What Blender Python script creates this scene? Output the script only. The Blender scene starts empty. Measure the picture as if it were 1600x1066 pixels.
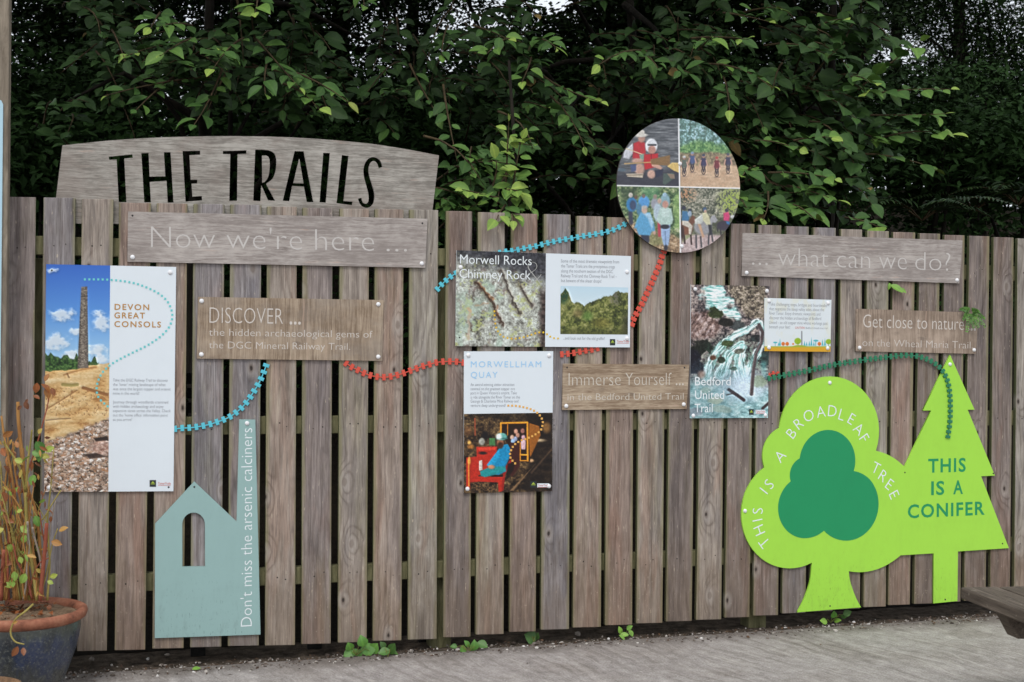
import bpy, bmesh, math, random
import numpy as np
from mathutils import Vector, Matrix

random.seed(7)
RNG = np.random.default_rng(11)
SC = bpy.context.scene
COL = SC.collection
R = math.radians

# ------------------------------------------------------------------ camera
F = 2000.0                                   # focal length in photo pixels (1600 wide)
YAW, PIT, ROLL = 0.2944, 0.0023, 0.0090
CAMP = np.array([0.3839, -5.3045, 1.2983])
cy_, sy_ = math.cos(YAW), math.sin(YAW)
Ry = np.array([[cy_, -sy_, 0], [sy_, cy_, 0], [0, 0, 1]])
c_, s_ = math.cos(PIT), math.sin(PIT)
Rp = np.array([[1, 0, 0], [0, c_, s_], [0, -s_, c_]])
c_, s_ = math.cos(ROLL), math.sin(ROLL)
Rr = np.array([[c_, 0, s_], [0, 1, 0], [-s_, 0, c_]])
CM = Rr @ Rp @ Ry                            # world -> camera (x right, y forward, z up)
cam_d = bpy.data.cameras.new('camera')
cam = bpy.data.objects.new('camera', cam_d)
COL.objects.link(cam)
cam_d.sensor_width = 36.0
cam_d.lens = F / 1600 * 36
cam_d.clip_start = 0.05
cam_d.clip_end = 500
cam_d.dof.use_dof = True
cam_d.dof.focus_distance = 6.1
cam_d.dof.aperture_fstop = 6.3
mw = Matrix.Identity(4)
for i in range(3):
    mw[i][0] = CM[0][i]
    mw[i][1] = CM[2][i]
    mw[i][2] = -CM[1][i]
    mw[i][3] = CAMP[i]
cam.matrix_world = mw
SC.camera = cam

# ------------------------------------------------------------------ world, sun, exposure
SUN_EL, SUN_AZ = R(52), R(205)               # azimuth clockwise from +y (light comes from the yard side, left)
world = bpy.data.worlds.new('World')
SC.world = world
world.use_nodes = True
nt = world.node_tree
bg = nt.nodes['Background']
sky = nt.nodes.new('ShaderNodeTexSky')
sky.sky_type = 'NISHITA'
sky.sun_disc = False
sky.sun_elevation = SUN_EL
sky.sun_rotation = SUN_AZ
sky.dust_density = 3.0
hs = nt.nodes.new('ShaderNodeHueSaturation')
hs.inputs['Saturation'].default_value = 0.30
nt.links.new(sky.outputs[0], hs.inputs['Color'])
cloud = nt.nodes.new('ShaderNodeMix')          # an even white overcast over most of the clear sky
cloud.data_type = 'RGBA'
cloud.inputs[0].default_value = 0.72
nt.links.new(hs.outputs[0], cloud.inputs[6])
cloud.inputs[7].default_value = (6.0, 6.4, 6.9, 1)
nt.links.new(cloud.outputs[2], bg.inputs[0])
bg.inputs[1].default_value = 0.15
sun_d = bpy.data.lights.new('sun', 'SUN')
sun_d.energy = 1.0
sun_d.angle = R(16)
sun_d.color = (1.0, 0.96, 0.90)
sun = bpy.data.objects.new('sun', sun_d)
COL.objects.link(sun)
sdir = Vector((math.sin(SUN_AZ) * math.cos(SUN_EL), math.cos(SUN_AZ) * math.cos(SUN_EL), math.sin(SUN_EL)))
sun.rotation_euler = sdir.to_track_quat('Z', 'Y').to_euler()
SC.view_settings.view_transform = 'Standard'
SC.view_settings.look = 'None'
SC.view_settings.exposure = 0.22
SC.view_settings.gamma = 1.0
SC.cycles.max_bounces = 6
SC.cycles.diffuse_bounces = 3

# ------------------------------------------------------------------ geometry helpers
def ray(px, py):
    return CM.T @ np.array([(px - 800) / F, 1.0, (533 - py) / F])
def P(px, py, y=0.0):
    """the point of the upright plane at depth y that stands at this place of the photograph"""
    d = ray(px, py)
    return CAMP + d * ((y - CAMP[1]) / d[1])
def G(px, py, z=0.0):
    d = ray(px, py)
    return CAMP + d * ((z - CAMP[2]) / d[2])
def PD(px, py, dist):
    return CAMP + ray(px, py) * dist
def PA(X, Y, y=0.0):
    X = np.asarray(X, float); Y = np.asarray(Y, float)
    d = np.stack([(X - 800) / F, np.ones_like(X), (533 - Y) / F], -1) @ CM
    return CAMP + d * ((y - CAMP[1]) / d[..., 1])[..., None]

def org(o):
    v = Vector((0, 0, 0))
    while o is not None:
        v = v + o.location
        o = o.parent
    return v
def tag(o, label=None, cat=None, group=None, kind=None):
    if label: o['label'] = label
    if cat: o['category'] = cat
    if group: o['group'] = group
    if kind: o['kind'] = kind
    return o
def empty(name, loc, label=None, cat=None, group=None):
    o = bpy.data.objects.new(name, None)
    o.empty_display_size = 0.05
    COL.objects.link(o)
    o.location = loc
    return tag(o, label, cat, group)
def link(name, me, parent=None, loc=None):
    """me holds world coordinates; the object sits at loc (world) or at its parent's origin"""
    o = bpy.data.objects.new(name, me)
    COL.objects.link(o)
    base = org(parent) if parent else Vector((0, 0, 0))
    w = Vector(loc) if loc is not None else base
    me.transform(Matrix.Translation(-w))
    o.parent = parent
    o.location = w - base
    return o
def inst(name, me, parent, loc):
    o = bpy.data.objects.new(name, me)
    COL.objects.link(o)
    o.parent = parent
    o.location = Vector(loc) - (org(parent) if parent else Vector((0, 0, 0)))
    return o
def mesh(name, v, f, mats=(), mi=None, smooth=False):
    me = bpy.data.meshes.new(name)
    me.from_pydata([tuple(p) for p in v], [], [tuple(q) for q in f])
    for m in (mats if isinstance(mats, (list, tuple)) else [mats]):
        me.materials.append(m)
    if mi is not None:
        me.polygons.foreach_set('material_index', mi)
    if smooth:
        me.polygons.foreach_set('use_smooth', [True] * len(me.polygons))
    me.update()
    return me
def np_mesh(name, V, faces_flat, sizes, mat, tint=None, smooth=True):
    """fast mesh from numpy arrays; tint is a float per vertex or an rgb per vertex"""
    me = bpy.data.meshes.new(name)
    me.vertices.add(len(V))
    me.vertices.foreach_set('co', np.asarray(V, np.float32).ravel())
    me.loops.add(len(faces_flat))
    me.loops.foreach_set('vertex_index', np.asarray(faces_flat, np.int32))
    n = len(sizes)
    me.polygons.add(n)
    st = np.concatenate([[0], np.cumsum(sizes)[:-1]]).astype(np.int32)
    me.polygons.foreach_set('loop_start', st)
    me.polygons.foreach_set('use_smooth', np.full(n, smooth))
    me.materials.append(mat)
    if tint is not None:
        tint = np.asarray(tint, np.float32)
        if tint.ndim == 1:
            a = me.attributes.new('tint', 'FLOAT', 'POINT')
            a.data.foreach_set('value', tint)
        else:
            a = me.color_attributes.new('Col', 'FLOAT_COLOR', 'POINT')
            rgba = np.ones((len(V), 4), np.float32); rgba[:, :3] = tint
            a.data.foreach_set('color', rgba.ravel())
    me.update(calc_edges=True)
    me.validate()
    return me

def box_v(x0, x1, y0, y1, z0, z1):
    v = [(x0, y0, z0), (x1, y0, z0), (x1, y1, z0), (x0, y1, z0), (x0, y0, z1), (x1, y0, z1), (x1, y1, z1), (x0, y1, z1)]
    f = [(0, 3, 2, 1), (4, 5, 6, 7), (0, 1, 5, 4), (1, 2, 6, 5), (2, 3, 7, 6), (3, 0, 4, 7)]
    return v, f
def bevel_mesh(name, v, f, mat, w=0.003, seg=1, extra=None):
    bm = bmesh.new()
    vs = [bm.verts.new(p) for p in v]
    for q in f: bm.faces.new([vs[i] for i in q])
    bm.normal_update()
    if w: bmesh.ops.bevel(bm, geom=list(bm.edges), offset=w, segments=seg, affect='EDGES', profile=0.5)
    bmesh.ops.recalc_face_normals(bm, faces=list(bm.faces))
    if extra: extra(bm)
    me = bpy.data.meshes.new(name)
    bm.to_mesh(me); bm.free()
    for m in (mat if isinstance(mat, (list, tuple)) else [mat]): me.materials.append(m)
    return me

class Tubes:
    def __init__(s): s.v = []; s.f = []
    def add(s, pts, rad, n=6, cap=True):
        pts = [Vector(p) for p in pts]
        if isinstance(rad, (int, float)): rad = [rad] * len(pts)
        b = len(s.v)
        prev = None
        for i, p in enumerate(pts):
            d = (pts[min(i + 1, len(pts) - 1)] - pts[max(i - 1, 0)])
            d = d.normalized() if d.length > 1e-9 else Vector((0, 0, 1))
            if prev is None:
                a = d.cross(Vector((0.13, 0.2, 1)) if abs(d.z) < .9 else Vector((1, .1, 0)))
            else:
                a = prev - d * prev.dot(d)
            a.normalize(); prev = a
            c = d.cross(a)
            for k in range(n):
                t = 2 * math.pi * k / n
                s.v.append(p + (a * math.cos(t) + c * math.sin(t)) * rad[i])
        for i in range(len(pts) - 1):
            for k in range(n):
                k2 = (k + 1) % n
                s.f.append((b + i * n + k, b + i * n + k2, b + (i + 1) * n + k2, b + (i + 1) * n + k))
        if cap:
            s.f.append(tuple(b + k for k in range(n))[::-1])
            s.f.append(tuple(b + (len(pts) - 1) * n + k for k in range(n)))
    def build(s, name, mat, parent=None, loc=None):
        return link(name, mesh(name, s.v, s.f, mat, smooth=True), parent, loc)

def lathe(prof, n=48):
    v = []; f = []
    for r, z in prof:
        for k in range(n):
            t = 2 * math.pi * k / n
            v.append((r * math.cos(t), r * math.sin(t), z))
    for i in range(len(prof) - 1):
        for k in range(n):
            k2 = (k + 1) % n
            f.append((i * n + k, i * n + k2, (i + 1) * n + k2, (i + 1) * n + k))
    return v, f

def catmull(pts, step=6):
    pts = [np.array(p, float) for p in pts]
    q = [2 * pts[0] - pts[1]] + pts + [2 * pts[-1] - pts[-2]]
    out = []
    for i in range(1, len(q) - 2):
        n = step
        for k in range(n):
            t = k / n
            out.append(.5 * ((2 * q[i]) + (-q[i - 1] + q[i + 1]) * t + (2 * q[i - 1] - 5 * q[i] + 4 * q[i + 1] - q[i + 2]) * t * t
                             + (-q[i - 1] + 3 * q[i] - 3 * q[i + 1] + q[i + 2]) * t ** 3))
    out.append(pts[-1])
    return out
def resample(pts, d):
    pts = np.array(pts, float)
    seg = np.hypot(*np.diff(pts, axis=0).T)
    s = np.concatenate([[0], np.cumsum(seg)])
    n = max(2, int(round(s[-1] / d)) + 1)
    t = np.linspace(0, s[-1], n)
    return np.stack([np.interp(t, s, pts[:, 0]), np.interp(t, s, pts[:, 1])], 1)

def curve_to_mesh(cu):
    o = bpy.data.objects.new('tmp', cu)
    COL.objects.link(o)
    bpy.context.view_layer.update()
    dg = bpy.context.evaluated_depsgraph_get()
    me = bpy.data.meshes.new_from_object(o.evaluated_get(dg))
    bpy.data.objects.remove(o)
    bpy.data.curves.remove(cu)
    return me
def plate_mesh(name, loops, yf, t, mat):
    """flat board in the upright plane: loops of (x, z); yf = its front face, t = thickness (going back)"""
    cu = bpy.data.curves.new(name, 'CURVE')
    cu.dimensions = '2D'; cu.fill_mode = 'BOTH'; cu.extrude = t / 2
    for lp in loops:
        sp = cu.splines.new('POLY')
        sp.points.add(len(lp) - 1)
        for i, p in enumerate(lp): sp.points[i].co = (p[0], p[1], 0, 1)
        sp.use_cyclic_u = True
    me = curve_to_mesh(cu)
    me.name = name
    me.transform(Matrix(((1, 0, 0, 0), (0, 0, -1, yf + t / 2), (0, 1, 0, 0), (0, 0, 0, 1))))
    me.materials.clear()
    me.materials.append(mat)
    return me
def uv(p, y=0.0):
    q = P(p[0], p[1], y)
    return (q[0], q[2])
def plate(name, loops_px, yf, t, mat, parent=None, loc=None):
    return link(name, plate_mesh(name, [[uv(p, yf) for p in lp] for lp in loops_px], yf, t, mat), parent, loc)

CAPH = None
class Text:
    """printed or routed lettering: lines are fitted between two photo points, all in one mesh"""
    def __init__(s, y): s.y = y; s.v = []; s.f = []; s.cuts = []
    def line(s, body, p0, p1, up, thin=0.0, space=1.0, slant=0.0):
        global CAPH
        s.cuts.append((len(s.v), len(s.f)))
        def make(b):
            cu = bpy.data.curves.new('t', 'FONT')
            cu.body = b; cu.size = 1.0; cu.resolution_u = 3; cu.offset = thin; cu.space_character = space
            return curve_to_mesh(cu)
        if CAPH is None:
            m = make('H'); CAPH = max(v.co.y for v in m.vertices); bpy.data.meshes.remove(m)
        me = make(body)
        n = len(me.vertices)
        co = np.zeros(n * 3); me.vertices.foreach_get('co', co); co = co.reshape(-1, 3)
        if not isinstance(up, tuple): up = (0, -up)
        A = np.array(uv(p0, s.y)); B = np.array(uv(p1, s.y)); U = np.array(uv((p0[0] + up[0], p0[1] + up[1]), s.y))
        h = np.linalg.norm(U - A)
        d = B - A; w = np.linalg.norm(d); d /= w
        u = np.array([-d[1], d[0]])
        x = (co[:, 0] - co[:, 0].min()) / max(np.ptp(co[:, 0]), 1e-6) * w
        z = co[:, 1] / CAPH * h
        x = x + z * slant
        b = len(s.v)
        for i in range(n):
            q = A + d * x[i] + u * z[i]
            s.v.append((q[0], s.y, q[1]))
        for pl in me.polygons: s.f.append([b + k for k in pl.vertices])
        bpy.data.meshes.remove(me)
        return s
    def char(s, ch, c, ang, cap_px, thin=0.0, wscale=1.0):
        """one letter centred on photo point c, turned ang degrees counter-clockwise in its board's plane"""
        cu = bpy.data.curves.new('t', 'FONT')
        cu.body = ch; cu.size = 1.0; cu.resolution_u = 3; cu.offset = thin
        s.cuts.append((len(s.v), len(s.f)))
        me = curve_to_mesh(cu)
        A = np.array(uv(c, s.y)); U = np.array(uv((c[0], c[1] - cap_px), s.y))
        k = np.linalg.norm(U - A) / CAPH
        co = np.array([v.co[:] for v in me.vertices])
        x = (co[:, 0] - (co[:, 0].min() + co[:, 0].max()) / 2) * k * wscale
        z = (co[:, 1] - CAPH / 2) * k
        a = R(ang)
        b = len(s.v)
        for i in range(len(co)):
            s.v.append((A[0] + x[i] * math.cos(a) - z[i] * math.sin(a), s.y, A[1] + x[i] * math.sin(a) + z[i] * math.cos(a)))
        for pl in me.polygons: s.f.append([b + q for q in pl.vertices])
        bpy.data.meshes.remove(me)
        return s
    def quad(s, pts):
        b = len(s.v)
        for p in pts:
            q = uv(p, s.y); s.v.append((q[0], s.y, q[1]))
        s.f.append([b + i for i in range(len(pts))])
        return s
    def build(s, name, mat, parent, whole=False):
        """each fitted line (or arc letter) becomes a part of its own unless whole"""
        cut = s.cuts if (s.cuts and not whole) else [(0, 0)]
        for i, (v0, f0) in enumerate(cut):
            v1, f1 = cut[i + 1] if i + 1 < len(cut) else (len(s.v), len(s.f))
            o = s.part(name, mat, parent, s.v[v0:v1], [[k - v0 for k in f] for f in s.f[f0:f1]])
        return o
    def part(s, name, mat, parent, v, f):
        me = mesh(name, v, f, mat)
        bm = bmesh.new(); bm.from_mesh(me)
        for f in bm.faces:
            if f.normal.y > 0: f.normal_flip()
        bm.to_mesh(me); bm.free()
        return link(name, me, parent)

# ------------------------------------------------------------------ material helpers
def lin(c):
    c = np.asarray(c, float) / 255
    return np.where(c <= .04045, c / 12.92, ((c + .055) / 1.055) ** 2.4)
def srgb(r, g, b, k=1.0):
    return tuple(float(x) * k for x in lin((r, g, b))) + (1.0,)
class NT:
    def __init__(s, name):
        s.m = bpy.data.materials.new(name); s.m.use_nodes = True
        s.t = s.m.node_tree
        s.b = s.t.nodes['Principled BSDF']
    def n(s, typ, ins=None, out=0, **props):
        nd = s.t.nodes.new('ShaderNode' + typ)
        for k, v in props.items(): setattr(nd, k, v)
        for k, v in (ins or {}).items():
            sk = nd.inputs[k]
            if hasattr(v, 'is_output'): s.t.links.new(v, sk)
            else: sk.default_value = v
        return nd.outputs[out] if out is not None else nd
    def math(s, op, a, b=0.0, c=None, clamp=False):
        ins = {0: a, 1: b}
        if c is not None: ins[2] = c
        return s.n('Math', ins, operation=op, use_clamp=clamp)
    def mix(s, fac, a, b, blend='MIX'):
        return s.n('Mix', {0: fac, 6: a, 7: b}, out=2, data_type='RGBA', blend_type=blend)
    def ramp(s, fac, stops, interp='LINEAR'):
        nd = s.n('ValToRGB', {0: fac}, out=None)
        cr = nd.color_ramp; cr.interpolation = interp
        while len(cr.elements) > 1: cr.elements.remove(cr.elements[-1])
        cr.elements[0].position = stops[0][0]; cr.elements[0].color = stops[0][1]
        for p, c in stops[1:]:
            e = cr.elements.new(p); e.color = c
        return nd.outputs[0]
    def smooth(s, x, lo, hi):
        return s.n('MapRange', {0: x, 1: lo, 2: hi, 3: 0.0, 4: 1.0}, interpolation_type='SMOOTHSTEP')
    def coord(s, scale, out='Object', offset=None):
        co = s.n('TexCoord', out=None).outputs[out]
        if offset is not None: co = s.n('VectorMath', {0: co, 1: offset}, operation='ADD')
        return s.n('VectorMath', {0: co, 1: scale}, operation='MULTIPLY')
    def noise(s, vec, scale=1.0, detail=4.0, rough=.55, dist=0.0, out=0):
        return s.n('TexNoise', {'Vector': vec, 'Scale': scale, 'Detail': detail, 'Roughness': rough, 'Distortion': dist}, out=out)
    def bump(s, h, strength=.3, dist=.002):
        s.t.links.new(s.n('Bump', {'Height': h, 'Strength': strength, 'Distance': dist}), s.b.inputs['Normal'])
    def fin(s, col, rough=.8, spec=.3):
        if hasattr(col, 'is_output'): s.t.links.new(col, s.b.inputs['Base Color'])
        else: s.b.inputs['Base Color'].default_value = col
        if hasattr(rough, 'is_output'): s.t.links.new(rough, s.b.inputs['Roughness'])
        else: s.b.inputs['Roughness'].default_value = rough
        s.b.inputs['Specular IOR Level'].default_value = spec
        return s.m
G4 = lambda v: (v, v, v, 1)

def mat_picket():
    w = NT('weathered_fence_board')
    rnd = w.n('ObjectInfo', out=5)
    off = w.n('CombineXYZ', {0: w.math('MULTIPLY', rnd, 7.3), 1: w.math('MULTIPLY', rnd, 31.7), 2: w.math('MULTIPLY', rnd, 97.0)})
    co = w.n('TexCoord', out=None).outputs['Object']
    cs = w.n('SeparateXYZ', {0: co}, out=None)
    cw = w.n('VectorMath', {0: co, 1: off}, operation='ADD')
    cws = w.n('SeparateXYZ', {0: cw}, out=None)
    V = lambda m: w.n('VectorMath', {0: cw, 1: m}, operation='MULTIPLY')
    # knots, here and there along a board
    kv = w.n('CombineXYZ', {0: w.math('MULTIPLY', cws.outputs[0], 6.4), 1: w.math('MULTIPLY', cws.outputs[2], 3.6)})
    kn = w.n('TexVoronoi', {'Vector': kv, 'Scale': 1.0, 'Randomness': .9}, out=None, voronoi_dimensions='2D')
    kd = w.math('ADD', kn.outputs[0], w.math('MULTIPLY', w.math('SUBTRACT', w.noise(V((60, 30, 40)), 1.0, 3, .6), .5), .05))
    pick = w.math('GREATER_THAN', w.n('SeparateColor', {0: kn.outputs[1]}), 0.70)
    near = w.math('MULTIPLY', w.math('SUBTRACT', 1.0, w.smooth(kd, 0.03, 0.42)), pick)
    halo = w.math('MULTIPLY', w.math('SUBTRACT', 1.0, w.smooth(kd, 0.07, 0.20)), pick)
    core = w.math('MULTIPLY', w.math('SUBTRACT', 1.0, w.smooth(kd, 0.045, 0.085)), pick)
    eye = w.math('MULTIPLY', w.math('SUBTRACT', 1.0, w.smooth(kd, 0.018, 0.05)), w.math('MULTIPLY', pick, w.math('GREATER_THAN', w.n('SeparateColor', {0: kn.outputs[1]}, out=1), .45)))
    # growth rings seen as wavering lines that sweep round the knots
    warp = w.noise(V((5, 5, .9)), 1.0, 3, .5)
    ph = w.math('ADD', w.math('MULTIPLY', warp, 6.0), w.math('MULTIPLY', near, 1.6))
    ring = w.math('SINE', w.math('MULTIPLY', w.math('ADD', w.math('MULTIPLY', cws.outputs[0], 15.0), ph), 8.5))
    line = w.math('POWER', w.math('MULTIPLY_ADD', ring, .5, .5), 3.5)
    gate = w.smooth(w.noise(V((14, 8, 1.5)), 1.0, 3, .6), .38, .62)
    fine = w.noise(V((320, 200, 9)), 1.0, 4, .7, .3)
    mid = w.noise(V((70, 40, 3.0)), 1.0, 6, .68, .5)
    big = w.noise(V((11, 5, 2.2)), 1.0, 5, .65, .4)
    lump = w.noise(V((24, 9, 9)), 1.0, 5, .65)
    g = w.math('ADD', w.math('ADD', w.math('MULTIPLY', fine, .34), w.math('MULTIPLY', mid, .36)), w.math('ADD', w.math('MULTIPLY', big, .16), w.math('MULTIPLY', lump, .14)))
    col = w.ramp(g, [(.34, srgb(88, 81, 78)), (.44, srgb(132, 124, 119)), (.52, srgb(160, 152, 147)), (.60, srgb(184, 176, 170)), (.72, srgb(214, 206, 198))])
    col = w.mix(w.math('MULTIPLY', w.math('MULTIPLY', line, gate), .42), col, srgb(94, 84, 77))
    tone = w.ramp(rnd, [(0, srgb(230, 224, 224)), (.14, srgb(255, 244, 234)), (.28, srgb(232, 234, 242)), (.42, srgb(255, 250, 242)), (.56, srgb(218, 210, 206)), (.70, srgb(254, 254, 246)), (.85, srgb(242, 226, 216)), (1, srgb(255, 253, 248))], 'CONSTANT')
    col = w.mix(1.0, col, tone, 'MULTIPLY')
    pat = w.noise(V((9, 6, 1.3)), 1.0, 4, .6, .5)
    col = w.mix(w.math('MULTIPLY', w.smooth(pat, .50, .66), .5), col, w.mix(1.0, col, srgb(246, 218, 204), 'MULTIPLY'))
    col = w.mix(w.math('MULTIPLY', w.math('SUBTRACT', 1.0, w.smooth(pat, .36, .48)), .55), col, w.mix(1.0, col, srgb(196, 198, 208), 'MULTIPLY'))
    dark = w.smooth(w.noise(V((26, 10, 2.6)), 1.0, 5, .65, .7), .55, .72)
    col = w.mix(w.math('MULTIPLY', dark, .52), col, srgb(80, 74, 72))
    mossy = w.smooth(w.noise(V((8, 6, 1.1)), 1.0, 5, .65, .3), .52, .70)
    col = w.mix(w.math('MULTIPLY', mossy, .45), col, w.mix(1.0, col, srgb(232, 236, 206), 'MULTIPLY'))
    crack = w.smooth(w.noise(V((210, 90, 2.0)), 1.0, 3, .6, .2), .66, .71)
    col = w.mix(w.math('MULTIPLY', crack, .55), col, srgb(66, 58, 53))
    fl = w.smooth(w.noise(V((170, 90, 30)), 1.0, 3, .6), .63, .72)
    col = w.mix(w.math('MULTIPLY', w.math('MULTIPLY', fl, w.smooth(lump, .44, .6)), .7), col, srgb(204, 190, 168))
    # green algae on the sawn edges, brown splash dirt at the foot
    ex = w.math('ABSOLUTE', cs.outputs[0])
    nz = w.noise(V((40, 30, 5)), 1.0, 4, .65)
    em = w.math('MULTIPLY', w.smooth(w.math('ADD', ex, w.math('MULTIPLY', w.math('SUBTRACT', nz, .5), .035)), .046, .062), .6)
    col = w.mix(em, col, srgb(132, 128, 92))
    nn = w.n('NewGeometry', out=None).outputs['Normal']
    side = w.smooth(w.math('ABSOLUTE', w.n('SeparateXYZ', {0: nn}, out=0)), .6, .9)
    col = w.mix(w.math('MULTIPLY', side, .85), col, srgb(78, 86, 52))
    low = w.math('SUBTRACT', 1.0, w.smooth(w.math('ADD', cs.outputs[2], w.math('MULTIPLY', w.math('SUBTRACT', lump, .5), .7)), .10, .55))
    col = w.mix(w.math('MULTIPLY', low, .5), col, w.mix(.5, srgb(116, 102, 88), w.mix(1.0, col, srgb(214, 192, 168), 'MULTIPLY')))
    sp = w.smooth(w.noise(V((120, 95, 85)), 1.0, 3, .6), .65, .73)
    col = w.mix(w.math('MULTIPLY', w.math('MULTIPLY', sp, low), .45), col, srgb(196, 184, 160))
    col = w.mix(w.math('MULTIPLY', halo, .40), col, srgb(176, 168, 160))
    col = w.mix(w.math('MULTIPLY', w.math('MULTIPLY', near, line), .22), col, srgb(98, 86, 78))
    col = w.mix(w.math('MULTIPLY', core, .5), col, srgb(108, 94, 84))
    col = w.mix(w.math('MULTIPLY', eye, .9), col, srgb(46, 40, 37))
    w.bump(w.math('SUBTRACT', w.math('SUBTRACT', g, w.math('MULTIPLY', eye, .3)), w.math('ADD', w.math('MULTIPLY', crack, .25), w.math('MULTIPLY', line, .06))), .6, .005)
    return w.fin(col, .88, .2)

def mat_ply(name, dark, light, axis='x', warm=None, k=1.0):
    """weathered plywood face, grain along x or z"""
    w = NT(name)
    a, b = (4.6, 95.0) if axis == 'x' else (95.0, 4.6)
    wob = w.noise(w.coord((3.1, 1, 3.7)), 1.0, 3, .5, out=1)
    co = w.n('VectorMath', {0: w.n('TexCoord', out=None).outputs['Object'], 1: w.n('VectorMath', {0: wob, 1: (.03, .03, .03)}, operation='MULTIPLY')}, operation='ADD')
    V = lambda m, o=(0, 0, 0): w.n('VectorMath', {0: w.n('VectorMath', {0: co, 1: o}, operation='ADD'), 1: m}, operation='MULTIPLY')
    n1 = w.noise(V((a, 1, b)), 1.0, 6, .7, .6); n2 = w.noise(V((a * .9, 1, b * .22)), 1.0, 5, .6, .8); n3 = w.noise(V((a * 5, 1, b * 2.2)), 1.0, 3, .65)
    n4 = w.noise(V((6, 1, 8), (4, 0, 2)), 1.0, 5, .65)
    g = w.math('ADD', w.math('ADD', w.math('MULTIPLY', n1, .34), w.math('MULTIPLY', n4, .26)), w.math('ADD', w.math('MULTIPLY', n2, .16), w.math('MULTIPLY', n3, .24)))
    col = w.ramp(g, [(.34, srgb(*[c * .9 for c in dark], k)), (.45, srgb(*dark, k)), (.55, srgb(*light, k)), (.66, srgb(*[min(255, c * 1.08) for c in light], k))])
    blot = w.smooth(w.noise(V((4, 1, 5)), 1.0, 5, .65), .42, .66)
    col = w.mix(w.math('MULTIPLY', blot, .40), col, srgb(*(warm or dark), k))
    st = w.smooth(w.math('ADD', w.math('MULTIPLY', n1, .45), w.math('MULTIPLY', w.noise(V((a * .8, 1, b * .25), (3, 0, 7)), 1.0, 4, .6, .5), .55)), .585, .66)
    col = w.mix(w.math('MULTIPLY', st, .55), col, srgb(188, 156, 140, k))
    hl = w.smooth(w.noise(V((a * 2.2, 1, b * .9), (9, 0, 3)), 1.0, 3, .6), .66, .74)
    col = w.mix(w.math('MULTIPLY', hl, .5), col, srgb(*[min(255, c + 26) for c in light], k))
    dk = w.smooth(w.noise(V((8, 1, 14), (8, 0, 1)), 1.0, 5, .65, .4), .60, .76)
    col = w.mix(w.math('MULTIPLY', dk, .5), col, srgb(98, 88, 82, k))
    w.bump(g, .5, .003)
    return w.fin(col, .85, .2)
def mat_rout(name, c, wood, amt):
    """letters routed into plywood, their pale paint partly worn away"""
    w = NT(name)
    n = w.noise(w.coord((38, 1, 38)), 1.0, 4, .65)
    n2 = w.noise(w.coord((160, 1, 160)), 1.0, 3, .6)
    f = w.smooth(w.math('ADD', n, w.math('MULTIPLY', w.math('SUBTRACT', n2, .5), .35)), .66 - amt, .86 - amt)
    return w.fin(w.mix(w.math('MULTIPLY', f, .9), srgb(*c), srgb(*wood)), .8, .2)
def mat_plain(name, c, rough=.4, spec=.4, grime=.12, k=1.0, scuff=0.0):
    w = NT(name)
    n = w.noise(w.coord((7, 7, 7)), 1.0, 5, .65)
    n2 = w.noise(w.coord((60, 60, 18)), 1.0, 4, .65)
    f = w.math('MULTIPLY', w.smooth(w.math('ADD', w.math('MULTIPLY', n, .7), w.math('MULTIPLY', n2, .3)), .42, .72), grime)
    col = w.mix(f, srgb(*c, k), srgb(*[x * .72 for x in c], k))
    if scuff:                                # splashes and rubbed marks near the foot of a board
        z = w.n('SeparateXYZ', {0: w.n('TexCoord', out=None).outputs['Object']}, out=2)
        low = w.math('SUBTRACT', 1.0, w.smooth(z, .02, scuff))
        a = w.smooth(w.noise(w.coord((170, 170, 40)), 1.0, 4, .65), .60, .68)
        b = w.smooth(w.noise(w.coord((30, 30, 14)), 1.0, 4, .65), .50, .75)
        col = w.mix(w.math('MULTIPLY', w.math('MULTIPLY', a, low), .6), col, srgb(*[x * .45 for x in c], k))
        col = w.mix(w.math('MULTIPLY', w.math('MULTIPLY', b, low), .35), col, srgb(*[x * .66 + 20 for x in c], k))
        sc = w.smooth(w.noise(w.coord((9, 1, 60), offset=(3, 0, 5)), 1.0, 4, .7, .5), .70, .74)
        col = w.mix(w.math('MULTIPLY', sc, .22), col, srgb(*[min(255, x * 1.18 + 10) for x in c], k))
    return w.fin(col, rough, spec)
def mat_vcol(name, rough=.35, spec=.35):
    w = NT(name)
    a = w.n('VertexColor', layer_name='Col')
    return w.fin(a, rough, spec)
def mat_leaf(name, stops, rough=.48, spec=.45):
    w = NT(name)
    t = w.n('Attribute', out=2, attribute_name='tint')
    col = w.ramp(t, stops)
    n = w.noise(w.coord((70, 70, 70)), 1.0, 3, .6)
    col = w.mix(w.math('MULTIPLY', w.smooth(n, .35, .7), .35), col, w.mix(1.0, col, (.55, .66, .5, 1), 'MULTIPLY'))
    rib = w.n('Attribute', out=2, attribute_name='rib')
    col = w.mix(w.math('MULTIPLY', w.smooth(rib, .70, .98), .35), col, w.mix(1.0, col, (1.9, 1.7, 1.5, 1), 'MULTIPLY'))
    return w.fin(col, rough, spec)
def mat_bark(name, c1, c2, k=1.0):
    w = NT(name)
    n = w.noise(w.coord((30, 30, 6)), 1.0, 6, .65, .5)
    w.bump(n, .6, .01)
    return w.fin(w.ramp(n, [(.3, srgb(*c1, k)), (.7, srgb(*c2, k))]), .9, .2)

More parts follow.
